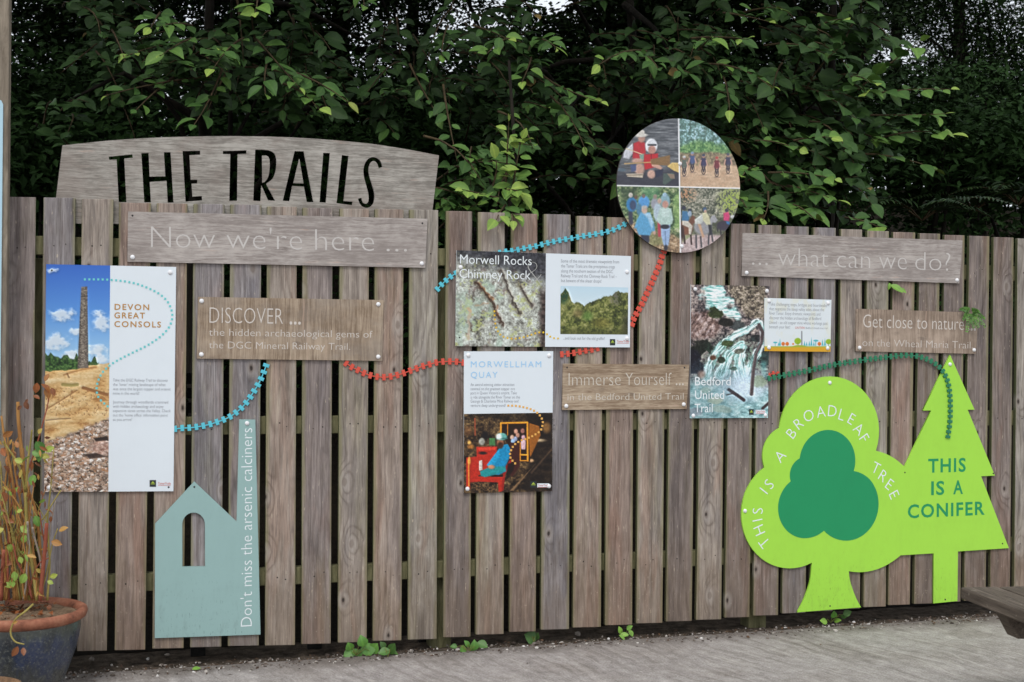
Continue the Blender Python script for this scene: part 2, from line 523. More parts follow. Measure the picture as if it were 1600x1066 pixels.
# ================================================================== ground
def mat_concrete():
    w = NT('tamped_concrete')
    A = G(1240, 965); B = G(1600, 1068)
    ang = math.atan2(B[1] - A[1], B[0] - A[0])
    co = w.n('TexCoord', out=None).outputs['Object']
    rv = w.n('VectorRotate', {'Vector': co, 'Angle': -ang}, rotation_type='Z_AXIS')
    M = lambda m: w.n('VectorMath', {0: rv, 1: m}, operation='MULTIPLY')
    wob = w.n('VectorMath', {0: rv, 1: w.n('VectorMath', {0: w.noise(co, 1.6, 4, .6, out=1), 1: (.25, .25, 0)}, operation='MULTIPLY')}, operation='ADD')
    g2 = w.noise(w.n('VectorMath', {0: wob, 1: (5, 60, 1)}, operation='MULTIPLY'), 1.0, 5, .65, .3)
    g3 = w.noise(w.n('VectorMath', {0: wob, 1: (1.2, 13, 1)}, operation='MULTIPLY'), 1.0, 4, .6, .6)
    n = w.noise(co, 2.6, 6, .65)
    m1 = w.noise(co, 17, 5, .68); gr = w.noise(co, 130, 4, .75)
    h = w.math('ADD', w.math('ADD', w.math('MULTIPLY', g2, .18), w.math('MULTIPLY', g3, .14)), w.math('ADD', w.math('MULTIPLY', m1, .26), w.math('MULTIPLY', gr, .42)))
    col = w.ramp(h, [(.36, srgb(110, 104, 100)), (.46, srgb(152, 145, 141)), (.54, srgb(179, 172, 168)), (.64, srgb(214, 207, 202))])
    col = w.mix(w.math('MULTIPLY', w.smooth(n, .44, .66), .40), col, w.mix(1.0, col, srgb(206, 200, 192), 'MULTIPLY'))
    groove = w.smooth(w.noise(w.n('VectorMath', {0: wob, 1: (1.6, 30, 1)}, operation='MULTIPLY'), 1.0, 3, .55), .60, .70)
    col = w.mix(w.math('MULTIPLY', groove, .36), col, srgb(112, 104, 96))
    ly = w.n('SeparateXYZ', {0: wob}, out=1)
    rake = w.math('SINE', w.math('ADD', w.math('MULTIPLY', ly, 88.0), w.math('MULTIPLY', w.noise(wob, 3.0, 3, .6), 9.0)))
    rake = w.math('MULTIPLY', w.smooth(rake, .1, .95), w.smooth(w.noise(w.n('VectorMath', {0: wob, 1: (1.1, 3.5, 1)}, operation='MULTIPLY'), 1.0, 4, .6), .42, .60))
    col = w.mix(w.math('MULTIPLY', rake, .34), col, srgb(116, 108, 101))
    pale = w.smooth(w.noise(w.n('VectorMath', {0: wob, 1: (2.0, 26, 1)}, operation='MULTIPLY'), 1.0, 4, .6), .56, .70)
    col = w.mix(w.math('MULTIPLY', pale, .30), col, srgb(214, 207, 199))
    grit = w.smooth(w.noise(co, 75, 3, .6), .64, .72)
    col = w.mix(w.math('MULTIPLY', grit, .55), col, srgb(226, 220, 212))
    pit = w.smooth(w.noise(co, 48, 4, .7, .3), .64, .74)
    col = w.mix(w.math('MULTIPLY', pit, .5), col, srgb(96, 88, 80))
    # litter dust and moss close to the fence
    y = w.n('SeparateXYZ', {0: co}, out=1)
    d = w.math('ADD', y, w.math('MULTIPLY', w.math('SUBTRACT', w.noise(co, 5.0, 5, .65), .5), .30))
    dirt = w.smooth(d, -.26, -.05)
    col = w.mix(w.math('MULTIPLY', dirt, .62), col, srgb(88, 79, 70))
    w.bump(w.math('SUBTRACT', h, w.math('ADD', w.math('MULTIPLY', rake, .12), w.math('MULTIPLY', groove, .15))), .8, .012)
    return w.fin(col, .92, .2)
def mat_soil(name='dark_soil', c1=(38, 31, 25), c2=(78, 64, 52)):
    w = NT(name)
    co = w.coord((1, 1, 1))
    n = w.noise(co, 22, 6, .7)
    w.bump(n, .8, .03)
    return w.fin(w.ramp(n, [(.3, srgb(*c1)), (.7, srgb(*c2))]), .95, .1)
SOIL = mat_soil()
CONC = mat_concrete()

def grid_mesh(name, x0, x1, y0, y1, nx, ny, hf, mat):
    X, Y = np.meshgrid(np.linspace(x0, x1, nx), np.linspace(y0, y1, ny))
    Z = hf(X, Y)
    V = np.stack([X, Y, Z], -1).reshape(-1, 3)
    i = np.arange(nx * ny).reshape(ny, nx)
    q = np.stack([i[:-1, :-1], i[:-1, 1:], i[1:, 1:], i[1:, :-1]], -1).reshape(-1)
    return np_mesh(name, V, q, np.full((nx - 1) * (ny - 1), 4), mat)
def bank_h(X, Y):
    t = np.clip((Y - 1.0) / 8.5, 0, 1)
    h = 3.3 * t ** .8 + .10 * np.sin(X * 1.7 + Y) * np.clip(Y - 1, 0, 1) + .06 * np.sin(X * 4.1 - Y * 2.3)*np.clip(Y - 1, 0, 1)
    return h - .010 + np.clip((Y - 12) / 40, 0, 1) * 2
tag(link('ground', grid_mesh('ground', -60, 60, -60, 80, 3, 3, lambda X, Y: X * 0 - .03, SOIL)), kind='structure')
tag(link('hillside', grid_mesh('hillside', -14, 20, .30, 26, 120, 120, bank_h, mat_soil('leaf_mould', (18, 16, 12), (40, 34, 26)))), kind='structure')
tag(link('yard', grid_mesh('yard', -9, 10, -8, -.055, 40, 60, lambda X, Y: X * 0 + 0.0, CONC)), kind='structure')
tag(link('gravel_bed', grid_mesh('gravel_bed', -9, 10, -.055, .30, 200, 12,
    lambda X, Y: -.012 + .008 * np.sin(X * 23) * np.sin(X * 7.1 + 2) * np.sin(Y * 31 + X), mat_soil('gravel_dirt', (42, 36, 31), (112, 100, 88)))), kind='structure')

# ================================================================== fence
TOP = {-1: (-54, -4, 307), 0: (8, 56, 308), 1: (68, 118, 309), 2: (128, 177.5, 311), 3: (186, 236, 317), 4: (245, 293, 318), 5: (302.5, 351, 319), 6: (360, 408.7, 320), 7: (417.5, 464, 323), 8: (473, 520, 325), 9: (531, 577, 326.5), 10: (586, 631, 327), 11: (640, 685, 328), 12: (697, 738, 330), 13: (747, 789, 332), 14: (799, 840, 334), 15: (850, 892, 335), 16: (901, 942.5, 338), 17: (949, 991, 340), 18: (1000, 1041, 343), 19: (1049, 1088, 345.5), 20: (1097, 1134, 348), 21: (1142, 1179, 350), 22: (1185, 1221, 352), 23: (1229, 1264, 354), 24: (1271, 1306, 356), 25: (1314, 1347.5, 358.5), 26: (1355, 1389, 361), 27: (1396, 1430.5, 363), 28: (1437, 1469, 365), 29: (1476, 1507.5, 367.5), 30: (1514.5, 1546, 369), 31: (1552.5, 1584, 371), 32: (1590, 1621, 373), 33: (1628, 1658, 375)}
BOT = {-1: (-62, -12, 1021), 0: (0, 50, 1020), 1: (60, 110, 1019), 2: (120, 167, 1017.5), 3: (179, 227, 1016), 4: (238, 287, 1013.5), 5: (297, 346, 1011.5), 6: (356, 404.5, 1009.5), 7: (414, 461, 1008.5), 8: (471, 517, 1006.5), 9: (528, 573, 1004), 10: (582.5, 627.5, 1001.5), 11: (637.5, 682.5, 999.5), 12: (692.5, 735.5, 996), 13: (743, 787, 991.5), 14: (796, 837.5, 987.5), 15: (845, 889.5, 984), 16: (895, 939, 980.5), 17: (945.5, 988, 977), 18: (994, 1035, 974), 19: (1040.5, 1081, 971), 20: (1087.5, 1127, 968.5), 21: (1132, 1171, 965), 22: (1177, 1216, 962), 23: (1222, 1259, 958.5), 24: (1266, 1301, 955.5), 25: (1308, 1344, 952), 26: (1349, 1384, 948.5), 27: (1388, 1422, 945.5), 28: (1428, 1461, 943.5), 29: (1468, 1501, 941), 30: (1506, 1540, 938.5), 31: (1547, 1578, 936), 32: (1584, 1615, 933.5), 33: (1622, 1652, 931)}
TH = 0.021
MP = mat_picket()
DARKN = mat_plain('rusty_nail', (38, 32, 28), .7, .3)
fence = empty('picket_fence', (1.9, 0.03, 0), 'long grey weathered timber picket fence carrying all the trail boards', 'fence')
RAILS = [((60, 366), (1120, 404), (60, 397), (1120, 428)), ((467, 650.6), (1086, 645.5), (467, 678), (1086, 671)), ((130, 903), (1130, 856.5), (130, 935), (1130, 877.5))]
rails = []
for a, b, c, d in RAILS:
    zt = (P(*a, TH)[2] + P(*b, TH)[2]) / 2; zb = (P(*c, TH)[2] + P(*d, TH)[2]) / 2
    rails.append((zb, zt))
def picket(tl, tr, br, bl):
    """corners as (x, z) on the front face"""
    ux = (bl[0] + br[0]) / 2
    jt = random.uniform(-.0015, .0015)
    v = [(bl[0], 0 + jt, bl[1]), (br[0], 0 + jt, br[1]), (br[0], TH - .001, br[1]), (bl[0], TH - .001, bl[1]), (tl[0], 0 + jt, tl[1]), (tr[0], 0 + jt, tr[1]), (tr[0], TH - .001, tr[1]), (tl[0], TH - .001, tl[1])]
    f = [(0, 3, 2, 1), (4, 5, 6, 7), (0, 1, 5, 4), (1, 2, 6, 5), (2, 3, 7, 6), (3, 0, 4, 7)]
    me = bevel_mesh('picket', v, f, [MP, DARKN], .0025, 2)
    # nail heads, two to a rail
    bm = bmesh.new(); bm.from_mesh(me)
    for zb, zt in rails:
        for sx in (-.018, .022):
            x = ux + sx + random.uniform(-.008, .008); z = (zb + zt) / 2 + random.uniform(-.015, .015)
            r = random.uniform(.0022, .0034)
            vs = [bm.verts.new((x + r * math.cos(k * math.pi / 4), jt - .0006, z + r * math.sin(k * math.pi / 4))) for k in range(8)]
            fc = bm.faces.new(vs); fc.material_index = 1
            bm.normal_update()
            if fc.normal.y > 0: fc.normal_flip()
    bm.to_mesh(me); bm.free()
    return link('picket', me, fence, (ux, 0.0, 0.0))
edge = {}
for k in sorted(TOP):
    t, b = TOP[k], BOT[k]
    tl, tr = uv((t[0], t[2] - .4)), uv((t[1], t[2] + .4))
    bl, br = uv((b[0], b[2] + .5)), uv((b[1], b[2] - .5))
    edge[k] = (tl, tr, br, bl)
    picket(tl, tr, br, bl)
for sgn, k0 in ((-1, -1), (1, 33)):
    for i in range(1, 7):
        dx = sgn * i * .146
        picket(*[(p[0] + dx, p[1] + random.uniform(-.004, .004)) for p in edge[k0]])
XL, XR = P(-42, 600)[0] - .95, P(1658, 600)[0] + .95
MR = mat_bark('greenish_rail_timber', (72, 70, 48), (128, 124, 92))
for zb, zt in rails:
    link('rail', bevel_mesh('rail', *box_v(XL, XR, TH, TH + .045, zb, zt), MR, .003), fence)
for px in (62, 690, 1182, 1640):
    x = P(px, 600, .1)[0]
    link('post', bevel_mesh('post', *box_v(x - .045, x + .045, TH + .047, TH + .137, -.02, 1.62), MR, .004), fence)

# ================================================================== boards on the fence
WHITE = mat_plain('white_cap', (236, 236, 238), .35, .5, .1)
capm = None
def cap_mesh():
    prof = [(.0, .0068), (.0045, .0062), (.0078, .0044), (.0092, .002), (.0094, 0)]
    v, f = lathe([(max(r, 1e-5), z) for r, z in prof], 14)
    me = mesh('screw_cap', [(x, -z, y) for x, y, z in v], [tuple(q) for q in f], WHITE, smooth=True)
    bm = bmesh.new(); bm.from_mesh(me); bmesh.ops.recalc_face_normals(bm, faces=list(bm.faces)); bm.to_mesh(me); bm.free()
    return me
CAP = cap_mesh()
BLACK = mat_plain('dark_screw', (40, 38, 36), .5, .4)
def screw_mesh():
    v, f = lathe([(1e-5, .0016), (.0030, .0014), (.0040, 0)], 10)
    me = mesh('screw', [(x, -z, y) for x, y, z in v], f, BLACK, smooth=True)
    return me
SCREW = screw_mesh()
def caps(parent, pts, y):
    for p in pts:
        q = P(p[0], p[1], y); inst('screw_cap', CAP, parent, tuple(q))
def screws(parent, pts, y):
    for p in pts:
        q = P(p[0], p[1], y); inst('screw', SCREW, parent, tuple(q))
def root_px(name, p, y, label, cat, group=None):
    return empty(name, tuple(P(p[0], p[1], y)), label, cat, group)

# ---- THE TRAILS header, letters cut right through
GREYPLY = mat_ply('grey_plywood', (126, 121, 114), (172, 167, 159), 'x', (132, 118, 110))
A_ = lambda L: [(160 + x / 6.6667, 225 + y / 6.6667) for x, y in L]
B_ = lambda L: [(380 + x / 6.6667, 225 + y / 6.6667) for x, y in L]
letters = [
    A_([(65, 132), (312, 108), (316, 145), (228, 153), (250, 607), (170, 607), (148, 162), (72, 166)]),
    A_([(405, 96), (481, 94), (492, 340), (655, 338), (640, 86), (710, 86), (742, 610), (680, 612), (668, 384), (494, 396), (506, 610), (436, 610)]),
    A_([(835, 74), (1018, 70), (1020, 112), (908, 118), (920, 374), (988, 372), (988, 412), (930, 414), (938, 548), (1036, 542), (1040, 588), (866, 602)]),
    A_([(1254, 74), (1500, 66), (1502, 103), (1410, 106), (1405, 592), (1322, 594), (1332, 108), (1256, 106)]),
    B_([(125, 58), (200, 60)] + [tuple(p) for p in catmull([(260, 64), (312, 86), (340, 130), (347, 200), (336, 290), (306, 362), (240, 416)], 5)] + [(335, 592), (258, 588), (190, 432), (182, 598), (105, 592)]),
    B_([(198, 122)] + [tuple(p) for p in catmull([(240, 122), (266, 140), (276, 190), (272, 290), (255, 355), (225, 395)], 5)] + [(198, 405)]),
    B_([(535, 75), (630, 76), (734, 608), (662, 606), (632, 444), (512, 438), (482, 598), (412, 592)]),
    B_([(585, 155), (628, 412), (522, 408)]),
    B_([(834, 92), (904, 94), (864, 612), (795, 608)]),
    B_([(1028, 115), (1098, 124), (1046, 594), (1140, 602), (1136, 638), (972, 618)]),
]
sc_ = catmull([(1432, 247, 42), (1415, 195, 44), (1385, 166, 42), (1345, 158, 42), (1305, 188, 48), (1282, 250, 54), (1285, 330, 58), (1310, 420, 62), (1332, 500, 64), (1338, 560, 62), (1328, 612, 56), (1295, 642, 46), (1255, 638, 38), (1228, 610, 36), (1213, 566, 38)], 5)
Lf, Rt = [], []
for i, p in enumerate(sc_):
    d = sc_[min(i + 1, len(sc_) - 1)][:2] - sc_[max(i - 1, 0)][:2]; d = d / np.linalg.norm(d)
    nrm = np.array([-d[1], d[0]]) * p[2] / 2
    Lf.append(tuple(p[:2] + nrm)); Rt.append(tuple(p[:2] - nrm))
letters.append(B_(Lf + Rt[::-1]))
arc = [tuple(p) for p in catmull([(97.5, 227.3), (180, 219), (260, 214.6), (360, 212.8), (460, 215), (560, 222.6), (625, 231.6), (686, 243)], 6)]
hd = root_px('header_board', (380, 350), TH, 'arched grey plywood header with THE TRAILS cut through it, standing up behind the fence tops', 'sign')
plate('board', [arc + [(676, 327), (672.5, 354), (84, 349), (87.5, 309)]] + letters, TH, .012, GREYPLY, hd)

def board(name, quad, yf, t, mat, label, cat='sign', group=None):
    r = root_px(name, ((quad[2][0] + quad[3][0]) / 2, (quad[2][1] + quad[3][1]) / 2), yf, label, cat, group)
    b = plate('board', [quad], yf, t, mat, r)
    return r, b
TB = .009                                     # board thickness, boards stand 1 mm off the pickets
YB = -.0105
YT = YB - .0006
PINKPLY = mat_ply('silvered_plywood', (144, 135, 130), (182, 174, 168))
WARMPLY = mat_ply('brown_plywood', (128, 110, 92), (174, 156, 136), 'z', (150, 143, 136))
OAKPLY = mat_ply('sandy_plywood', (138, 118, 98), (182, 164, 142))
DUNPLY = mat_ply('dun_plywood', (130, 114, 100), (176, 158, 142), 'z')
ROUT1 = mat_rout('pale_routed_letters', (200, 195, 191), (164, 155, 149), .08)
ROUT2 = mat_rout('worn_routed_letters', (210, 202, 194), (160, 140, 122), .07)
ROUT3 = mat_rout('worn_routed_letters_oak', (208, 200, 188), (172, 154, 134), .12)

r, b = board('welcome_board', [(200, 330.5), (668, 342), (664.5, 418.5), (199, 409)], YB, TB, PINKPLY, "silvery plywood board reading Now we're here, just below the arched header")
T = Text(YT); bl = lambda x: 387 + .0172 * (x - 236)
for s, x0, x1 in (('Now', 236, 336), ("we're", 354, 472), ('here', 492.5, 584.5), ('...', 604, 636)):
    T.line(s, (x0, bl(x0)), (x1, bl(x1)), 33, -.019)
T.build('lettering', ROUT1, r)
caps(r, [(207, 402), (659, 412)], YB); screws(r, [(207, 337), (660, 349)], YB)

r, b = board('question_board', [(1160.9, 364), (1504, 376), (1499, 442.8), (1159, 431.2)], YB, TB, PINKPLY, 'silvery plywood board reading what can we do, high on the right of the fence')
T = Text(YT); bl = lambda x: 415.5 + .031 * (x - 1216)
for s, x0, x1 in (('...', 1175, 1199.6), ('what', 1216, 1294.5), ('can', 1307.7, 1359.6), ('we', 1373.7, 1416.6), ('do?', 1430, 1484.7)):
    T.line(s, (x0, bl(x0)), (x1, bl(x1)), 28.5, -.019)
T.build('lettering', ROUT1, r)
caps(r, [(1166.6, 426.4), (1495.3, 437.8)], YB)

r, b = board('discover_board', [(309.4, 464), (599.6, 469), (597, 564), (307.5, 560.5)], YB, TB, WARMPLY, 'brown plywood board reading DISCOVER with four white caps, above the blue-green house')
T = Text(YT)
T.line('DISCOVER', (327.3, 505), (442, 506.6), 24.4, -.017); T.line('...', (452.5, 506.7), (470, 507), 24, .01)
T.line('the hidden archaeological gems of', (326.5, 524.6), (582, 528), 11, -.012)
T.line('the DGC Mineral Railway Trail.', (326.5, 544.3), (547, 547), 10.7, -.012)
T.build('lettering', ROUT2, r)
caps(r, [(315, 470.5), (591, 475.7), (314.6, 554), (591, 557.7)], YB)

r, b = board('immerse_board', [(880.3, 568.3), (1077, 569.9), (1073, 639.1), (878.2, 640.7)], YB, TB, OAKPLY, 'sandy plywood board reading Immerse Yourself, left of the waterfall picture')
T = Text(YT)
T.line('Immerse', (888.4, 602.6), (969.7, 602.3), 19.3, -.017); T.line('Yourself', (977.3, 602.3), (1049.3, 602), 19.3, -.017); T.line('...', (1055.8, 602), (1068.3, 602), 19, 0)
T.line('in the Bedford United Trail', (886.8, 625.8), (1068, 624.5), 10.4, -.012)
T.build('lettering', ROUT3, r)
caps(r, [(884.7, 634.6), (1068.3, 632)], YB); screws(r, [(886, 574.5), (1069.5, 574.5)], YB)

r, b = board('nature_board', [(1338.6, 482.6), (1529, 488.6), (1524.7, 553), (1337, 549)], YB, TB, DUNPLY, 'dun plywood board reading Get close to nature, above the green conifer')
T = Text(YT)
T.line('Get close to nature', (1348.5, 511.7), (1506, 516), 20, -.012); T.line('...', (1511.8, 516.3), (1524.7, 516.6), 20, .01)
T.line('on the Wheal Maria Trail.', (1347.6, 541), (1520, 545), 11.2, -.016)
T.build('lettering', ROUT2, r)
caps(r, [(1343, 543.5), (1522, 547)], YB)

# ---- engine house cut-out
DUCK = mat_plain('duck_egg_paint', (148, 179, 176), .42, .4, .10, scuff=.35)
r = root_px('engine_house_board', (325, 994), YB, "duck-egg blue engine house cut-out with a tall chimney and an arched window hole", 'sign')
win = [(285, 885.5), (284.8, 823)] + [(302.5 + 17.8 * math.cos(R(a)), 820 - 19 * math.sin(R(a))) for a in range(175, 0, -12)] + [(320.3, 823), (320.5, 885.2)]
plate('board', [[(241.8, 997.3), (242.3, 818.5), (303.6, 752.5), (369.8, 815.2), (373.9, 655.5), (398.9, 655.9), (407, 991.6)], win], YB, TB, DUCK, r)
T = Text(YT)
LW = mat_plain('white_print', (232, 238, 240), .4, .3, .05)
T.line("Don't miss the arsenic calciners", (393.6, 978.4), (394.2, 669), (-17, 0), -.012)
T.build('lettering', LW, r)
caps(r, [(386, 661.6)], YB); screws(r, [(303.6, 761)], YB)

# ---- broadleaf and conifer cut-out
LIME = mat_plain('lime_green_paint', (165, 222, 74), .42, .4, .12, scuff=.35)
DKG = mat_plain('deep_green_print', (28, 146, 92), .42, .4, .10)
def za(L): return [(1150 + x / 5.33, 580 + y / 5.33) for x, y in L]
def zb(L): return [(1150 + x / 5.33, 760 + y / 5.33) for x, y in L]
def arcfit(pts, n=26):
    """circle in the board's plane through measured outline points, from the first to the last of them"""
    q = np.array([uv(p, YB) for p in pts])
    A = np.c_[2 * q, np.ones(len(q))]
    s = np.linalg.lstsq(A, (q ** 2).sum(1), rcond=None)[0]
    c = s[:2]; rad = math.sqrt(s[2] + c @ c)
    a = np.unwrap(np.arctan2(q[:, 1] - c[1], q[:, 0] - c[0]))
    t = np.linspace(a[0], a[-1], n)
    o = np.stack([c[0] + rad * np.cos(t), c[1] + rad * np.sin(t)], 1)
    r0 = np.linalg.norm(q[0] - c) / rad; r1 = np.linalg.norm(q[-1] - c) / rad
    w0 = np.clip(1 - np.arange(n) / 5, 0, 1); w1 = w0[::-1]
    k = 1 + (r0 - 1) * w0 + (r1 - 1) * w1
    return [tuple(c + (p - c) * kk) for p, kk in zip(o, k)]
UV = lambda L: [uv(p, YB) for p in L]
lob_small = arcfit(za([(238, 803), (222, 690), (245, 600), (300, 520), (362, 475)]))
lob_top = arcfit(za([(362, 475), (390, 350), (440, 240), (500, 165), (600, 98), (780, 57), (960, 90), (1080, 175), (1170, 320), (1193, 470), (1188, 560), (1165, 663)]))
lob_right_a = UV(catmull(za([(1165, 663), (1250, 690), (1330, 735), (1405, 797)]), 8))
lob_right_b = arcfit(zb([(1370, 575), (1330, 605), (1250, 655), (1150, 700), (1050, 717), (940, 707)]))
lob_left = arcfit(zb([(632, 636), (560, 670), (470, 683), (360, 670), (250, 620), (150, 540), (90, 440), (50, 310), (42, 220), (60, 95)]) + za([(100, 965), (160, 870), (238, 803)]))
trunk_r = UV(catmull(zb([(940, 707), (945, 760), (962, 830), (1000, 930), (1042, 1008)]), 5))
trunk_l = UV(catmull(zb([(510, 1050), (560, 955), (600, 850), (622, 760), (632, 636)]), 5))
con = UV([(1442, 641.6), (1484.7, 555), (1522.7, 640.2), (1512, 640.4), (1554.6, 743.3), (1533, 744.3), (1576.4, 856.6), (1496.8, 861.8), (1496, 939.3), (1458.3, 943), (1458.8, 864.8)])
outline = lob_small + lob_top[1:] + lob_right_a[1:] + UV([(1455, 641.6)]) + con + lob_right_b + trunk_r[1:] + trunk_l + lob_left[1:-1]
r = root_px('tree_board', (1380, 946), YB, 'lime green cut-out of a broadleaf tree joined to a conifer', 'sign')
link('board', plate_mesh('board', [outline], YB, TB, LIME), r)
e_top = arcfit(za([(530, 727), (545, 650), (600, 570), (680, 510), (780, 490), (870, 515), (940, 580), (985, 670), (995, 750), (980, 832)]))
e_right = arcfit(za([(980, 832), (1060, 855), (1130, 920), (1180, 1020)]) + zb([(1188, 100), (1190, 150), (1170, 240), (1120, 340), (1040, 415), (920, 453), (830, 435), (732, 370)]), 34)
e_left = arcfit(zb([(732, 370), (650, 415), (580, 430), (510, 420), (430, 375), (370, 290), (348, 200), (347, 150)]) + za([(360, 1066), (400, 990), (455, 918)]), 34)
e_small = arcfit(za([(455, 918), (450, 840), (480, 770), (530, 727)]), 14)
link('canopy_emblem', plate_mesh('canopy_emblem', [e_top + e_right[1:] + e_left[1:] + e_small[1:-1]], YB - .0008, .0006, DKG), r)
T = Text(YT)
for ch, c, a in [('B', (462, 518), 52), ('R', (522, 437), 39), ('O', (605, 372), 23), ('A', (707, 340), 9), ('D', (803, 333), -5), ('L', (882, 365), -17), ('E', (962, 400), -30), ('A', (1022, 482), -40), ('F', (1067, 560), -58),
                 ('A', (368, 708), 47), ('S', (277, 942), 50), ('I', (232, 998), 54), ('T', (1165, 808), -26), ('R', (1225, 875), -34), ('E', (1278, 945), -38), ('E', (1316, 1030), -64)]:
    T.char(ch, za([c])[0], a, 17.2, -.012, .95)
for ch, c, a in [('S', (182, 205), 88), ('I', (180, 282), 99), ('H', (195, 365), 111), ('T', (236, 468), 128)]:
    T.char(ch, zb([c])[0], a, 17.2, -.012, .95)
T.build('lettering', LW, r)
T = Text(YT)
T.line('THIS', (1450.3, 738.3), (1509, 736.6), 20, .02, 1.15); T.line('IS', (1455, 773.3), (1475.5, 772.6), 19.8, .02, 1.1); T.line('A', (1489.4, 772), (1504.6, 771.4), 19.8, .02)
T.line('CONIFER', (1418.5, 809.6), (1538.5, 803.8), 19.6, .02, 1.15)
T.build('bold_lettering', DKG, r)
caps(r, [(1296.5, 598.2), (1164, 798.5), (1484.3, 569.4)], YB)
screws(r, [(1414, 738.5), (1552, 740), (1566.5, 849.5), (1477, 937), (1297, 947)], YB)

# ================================================================== printed pictures (flat prints on panels)
def hash2(ix, iy, seed):
    n = (ix.astype(np.int64) * 374761393 + iy.astype(np.int64) * 668265263 + seed * 982451653) & 0x7fffffff
    n = ((n ^ (n >> 13)) * 1274126177) & 0x7fffffff
    n = n ^ (n >> 16)
    return (n & 0xffff) / 65535.0
def vn(x, y, seed=0):
    ix, iy = np.floor(x), np.floor(y); fx, fy = x - ix, y - iy
    fx = fx * fx * (3 - 2 * fx); fy = fy * fy * (3 - 2 * fy)
    a = hash2(ix, iy, seed); b = hash2(ix + 1, iy, seed); c = hash2(ix, iy + 1, seed); d = hash2(ix + 1, iy + 1, seed)
    return (a * (1 - fx) + b * fx) * (1 - fy) + (c * (1 - fx) + d * fx) * fy
def fbm(x, y, seed=0, o=4):
    s = 0; w = .5; t = 0
    for i in range(o):
        s = s + vn(x * 2 ** i + 17 * i, y * 2 ** i, seed + i) * w; t += w; w *= .55
    return s / t
def cells(x, y, seed):
    """random value of the nearest cell and the distance to it"""
    ix, iy = np.floor(x), np.floor(y)
    bd = np.full(x.shape, 9.0); bv = np.zeros(x.shape)
    for dx in (-1, 0, 1):
        for dy in (-1, 0, 1):
            cx, cy = ix + dx, iy + dy
            px = cx + hash2(cx, cy, seed); py = cy + hash2(cx, cy, seed + 9)
            d = np.hypot(px - x, py - y); m = d < bd
            bd = np.where(m, d, bd); bv = np.where(m, hash2(cx, cy, seed + 5), bv)
    return bv, bd
def sst(x, a, b):
    t = np.clip((x - a) / (b - a + 1e-9), 0, 1); return t * t * (3 - 2 * t)
class Paint:
    def __init__(s, X, Y, base=(255, 255, 255)):
        s.X, s.Y = X, Y
        s.C = np.ones(X.shape + (3,)) * np.array(base, float)
    def put(s, m, c):
        c = np.asarray(c, float)
        m = np.clip(np.asarray(m, float), 0, 1)[..., None]
        s.C = s.C * (1 - m) + c * m
    def pal(s, t, stops):
        p = [q[0] for q in stops]
        return np.stack([np.interp(t, p, [q[1][k] for q in stops]) for k in range(3)], -1)
    def poly(s, pts, soft=1.0):
        """soft mask of a polygon"""
        X, Y = s.X, s.Y
        ins = np.zeros(X.shape, bool); dm = np.full(X.shape, 1e9)
        n = len(pts)
        for i in range(n):
            x0, y0 = pts[i]; x1, y1 = pts[(i + 1) % n]
            if y0 != y1:
                c = ((y0 > Y) != (y1 > Y)) & (X < (x1 - x0) * (Y - y0) / (y1 - y0) + x0)
                ins ^= c
            L = (x1 - x0) ** 2 + (y1 - y0) ** 2
            t = np.clip(((X - x0) * (x1 - x0) + (Y - y0) * (y1 - y0)) / max(L, 1e-9), 0, 1)
            dm = np.minimum(dm, np.hypot(X - x0 - t * (x1 - x0), Y - y0 - t * (y1 - y0)))
        sd = np.where(ins, dm, -dm)
        return sst(sd, -soft, soft)
    def ell(s, cx, cy, rx, ry, soft=.12):
        d = np.hypot((s.X - cx) / rx, (s.Y - cy) / ry)
        return 1 - sst(d, 1 - soft, 1 + soft)
    def line(s, pts, w, soft=.6):
        dm = np.full(s.X.shape, 1e9)
        for (x0, y0), (x1, y1) in zip(pts[:-1], pts[1:]):
            L = (x1 - x0) ** 2 + (y1 - y0) ** 2
            t = np.clip(((s.X - x0) * (x1 - x0) + (s.Y - y0) * (y1 - y0)) / max(L, 1e-9), 0, 1)
            dm = np.minimum(dm, np.hypot(s.X - x0 - t * (x1 - x0), s.Y - y0 - t * (y1 - y0)))
        return 1 - sst(dm, w / 2 - soft, w / 2 + soft)
PRINT = mat_vcol('laminated_print', .38, .35)
PK = .93
strip_art_ref = [None]
def boxblur(a, k):
    n0, n1 = a.shape
    p = np.pad(a, k, mode='edge')
    p = sum(p[s:s + n0] for s in range(2 * k + 1)) / (2 * k + 1)
    return sum(p[:, s:s + n1] for s in range(2 * k + 1)) / (2 * k + 1)
def finish(C):
    """sharpen the print and paint relief shading into it, lit from the upper left"""
    L = C.mean(-1)
    b1 = boxblur(boxblur(L, 1), 1); b3 = boxblur(boxblur(L, 4), 4)
    q = np.pad(b1, 2, mode='edge'); e = q[:-4, :-4] - q[4:, 4:]
    k = 1 + .0018 * np.clip(-e, -50, 50) + .0022 * np.clip(L - b3, -60, 60)
    return np.clip(C * k[..., None], 0, 255)
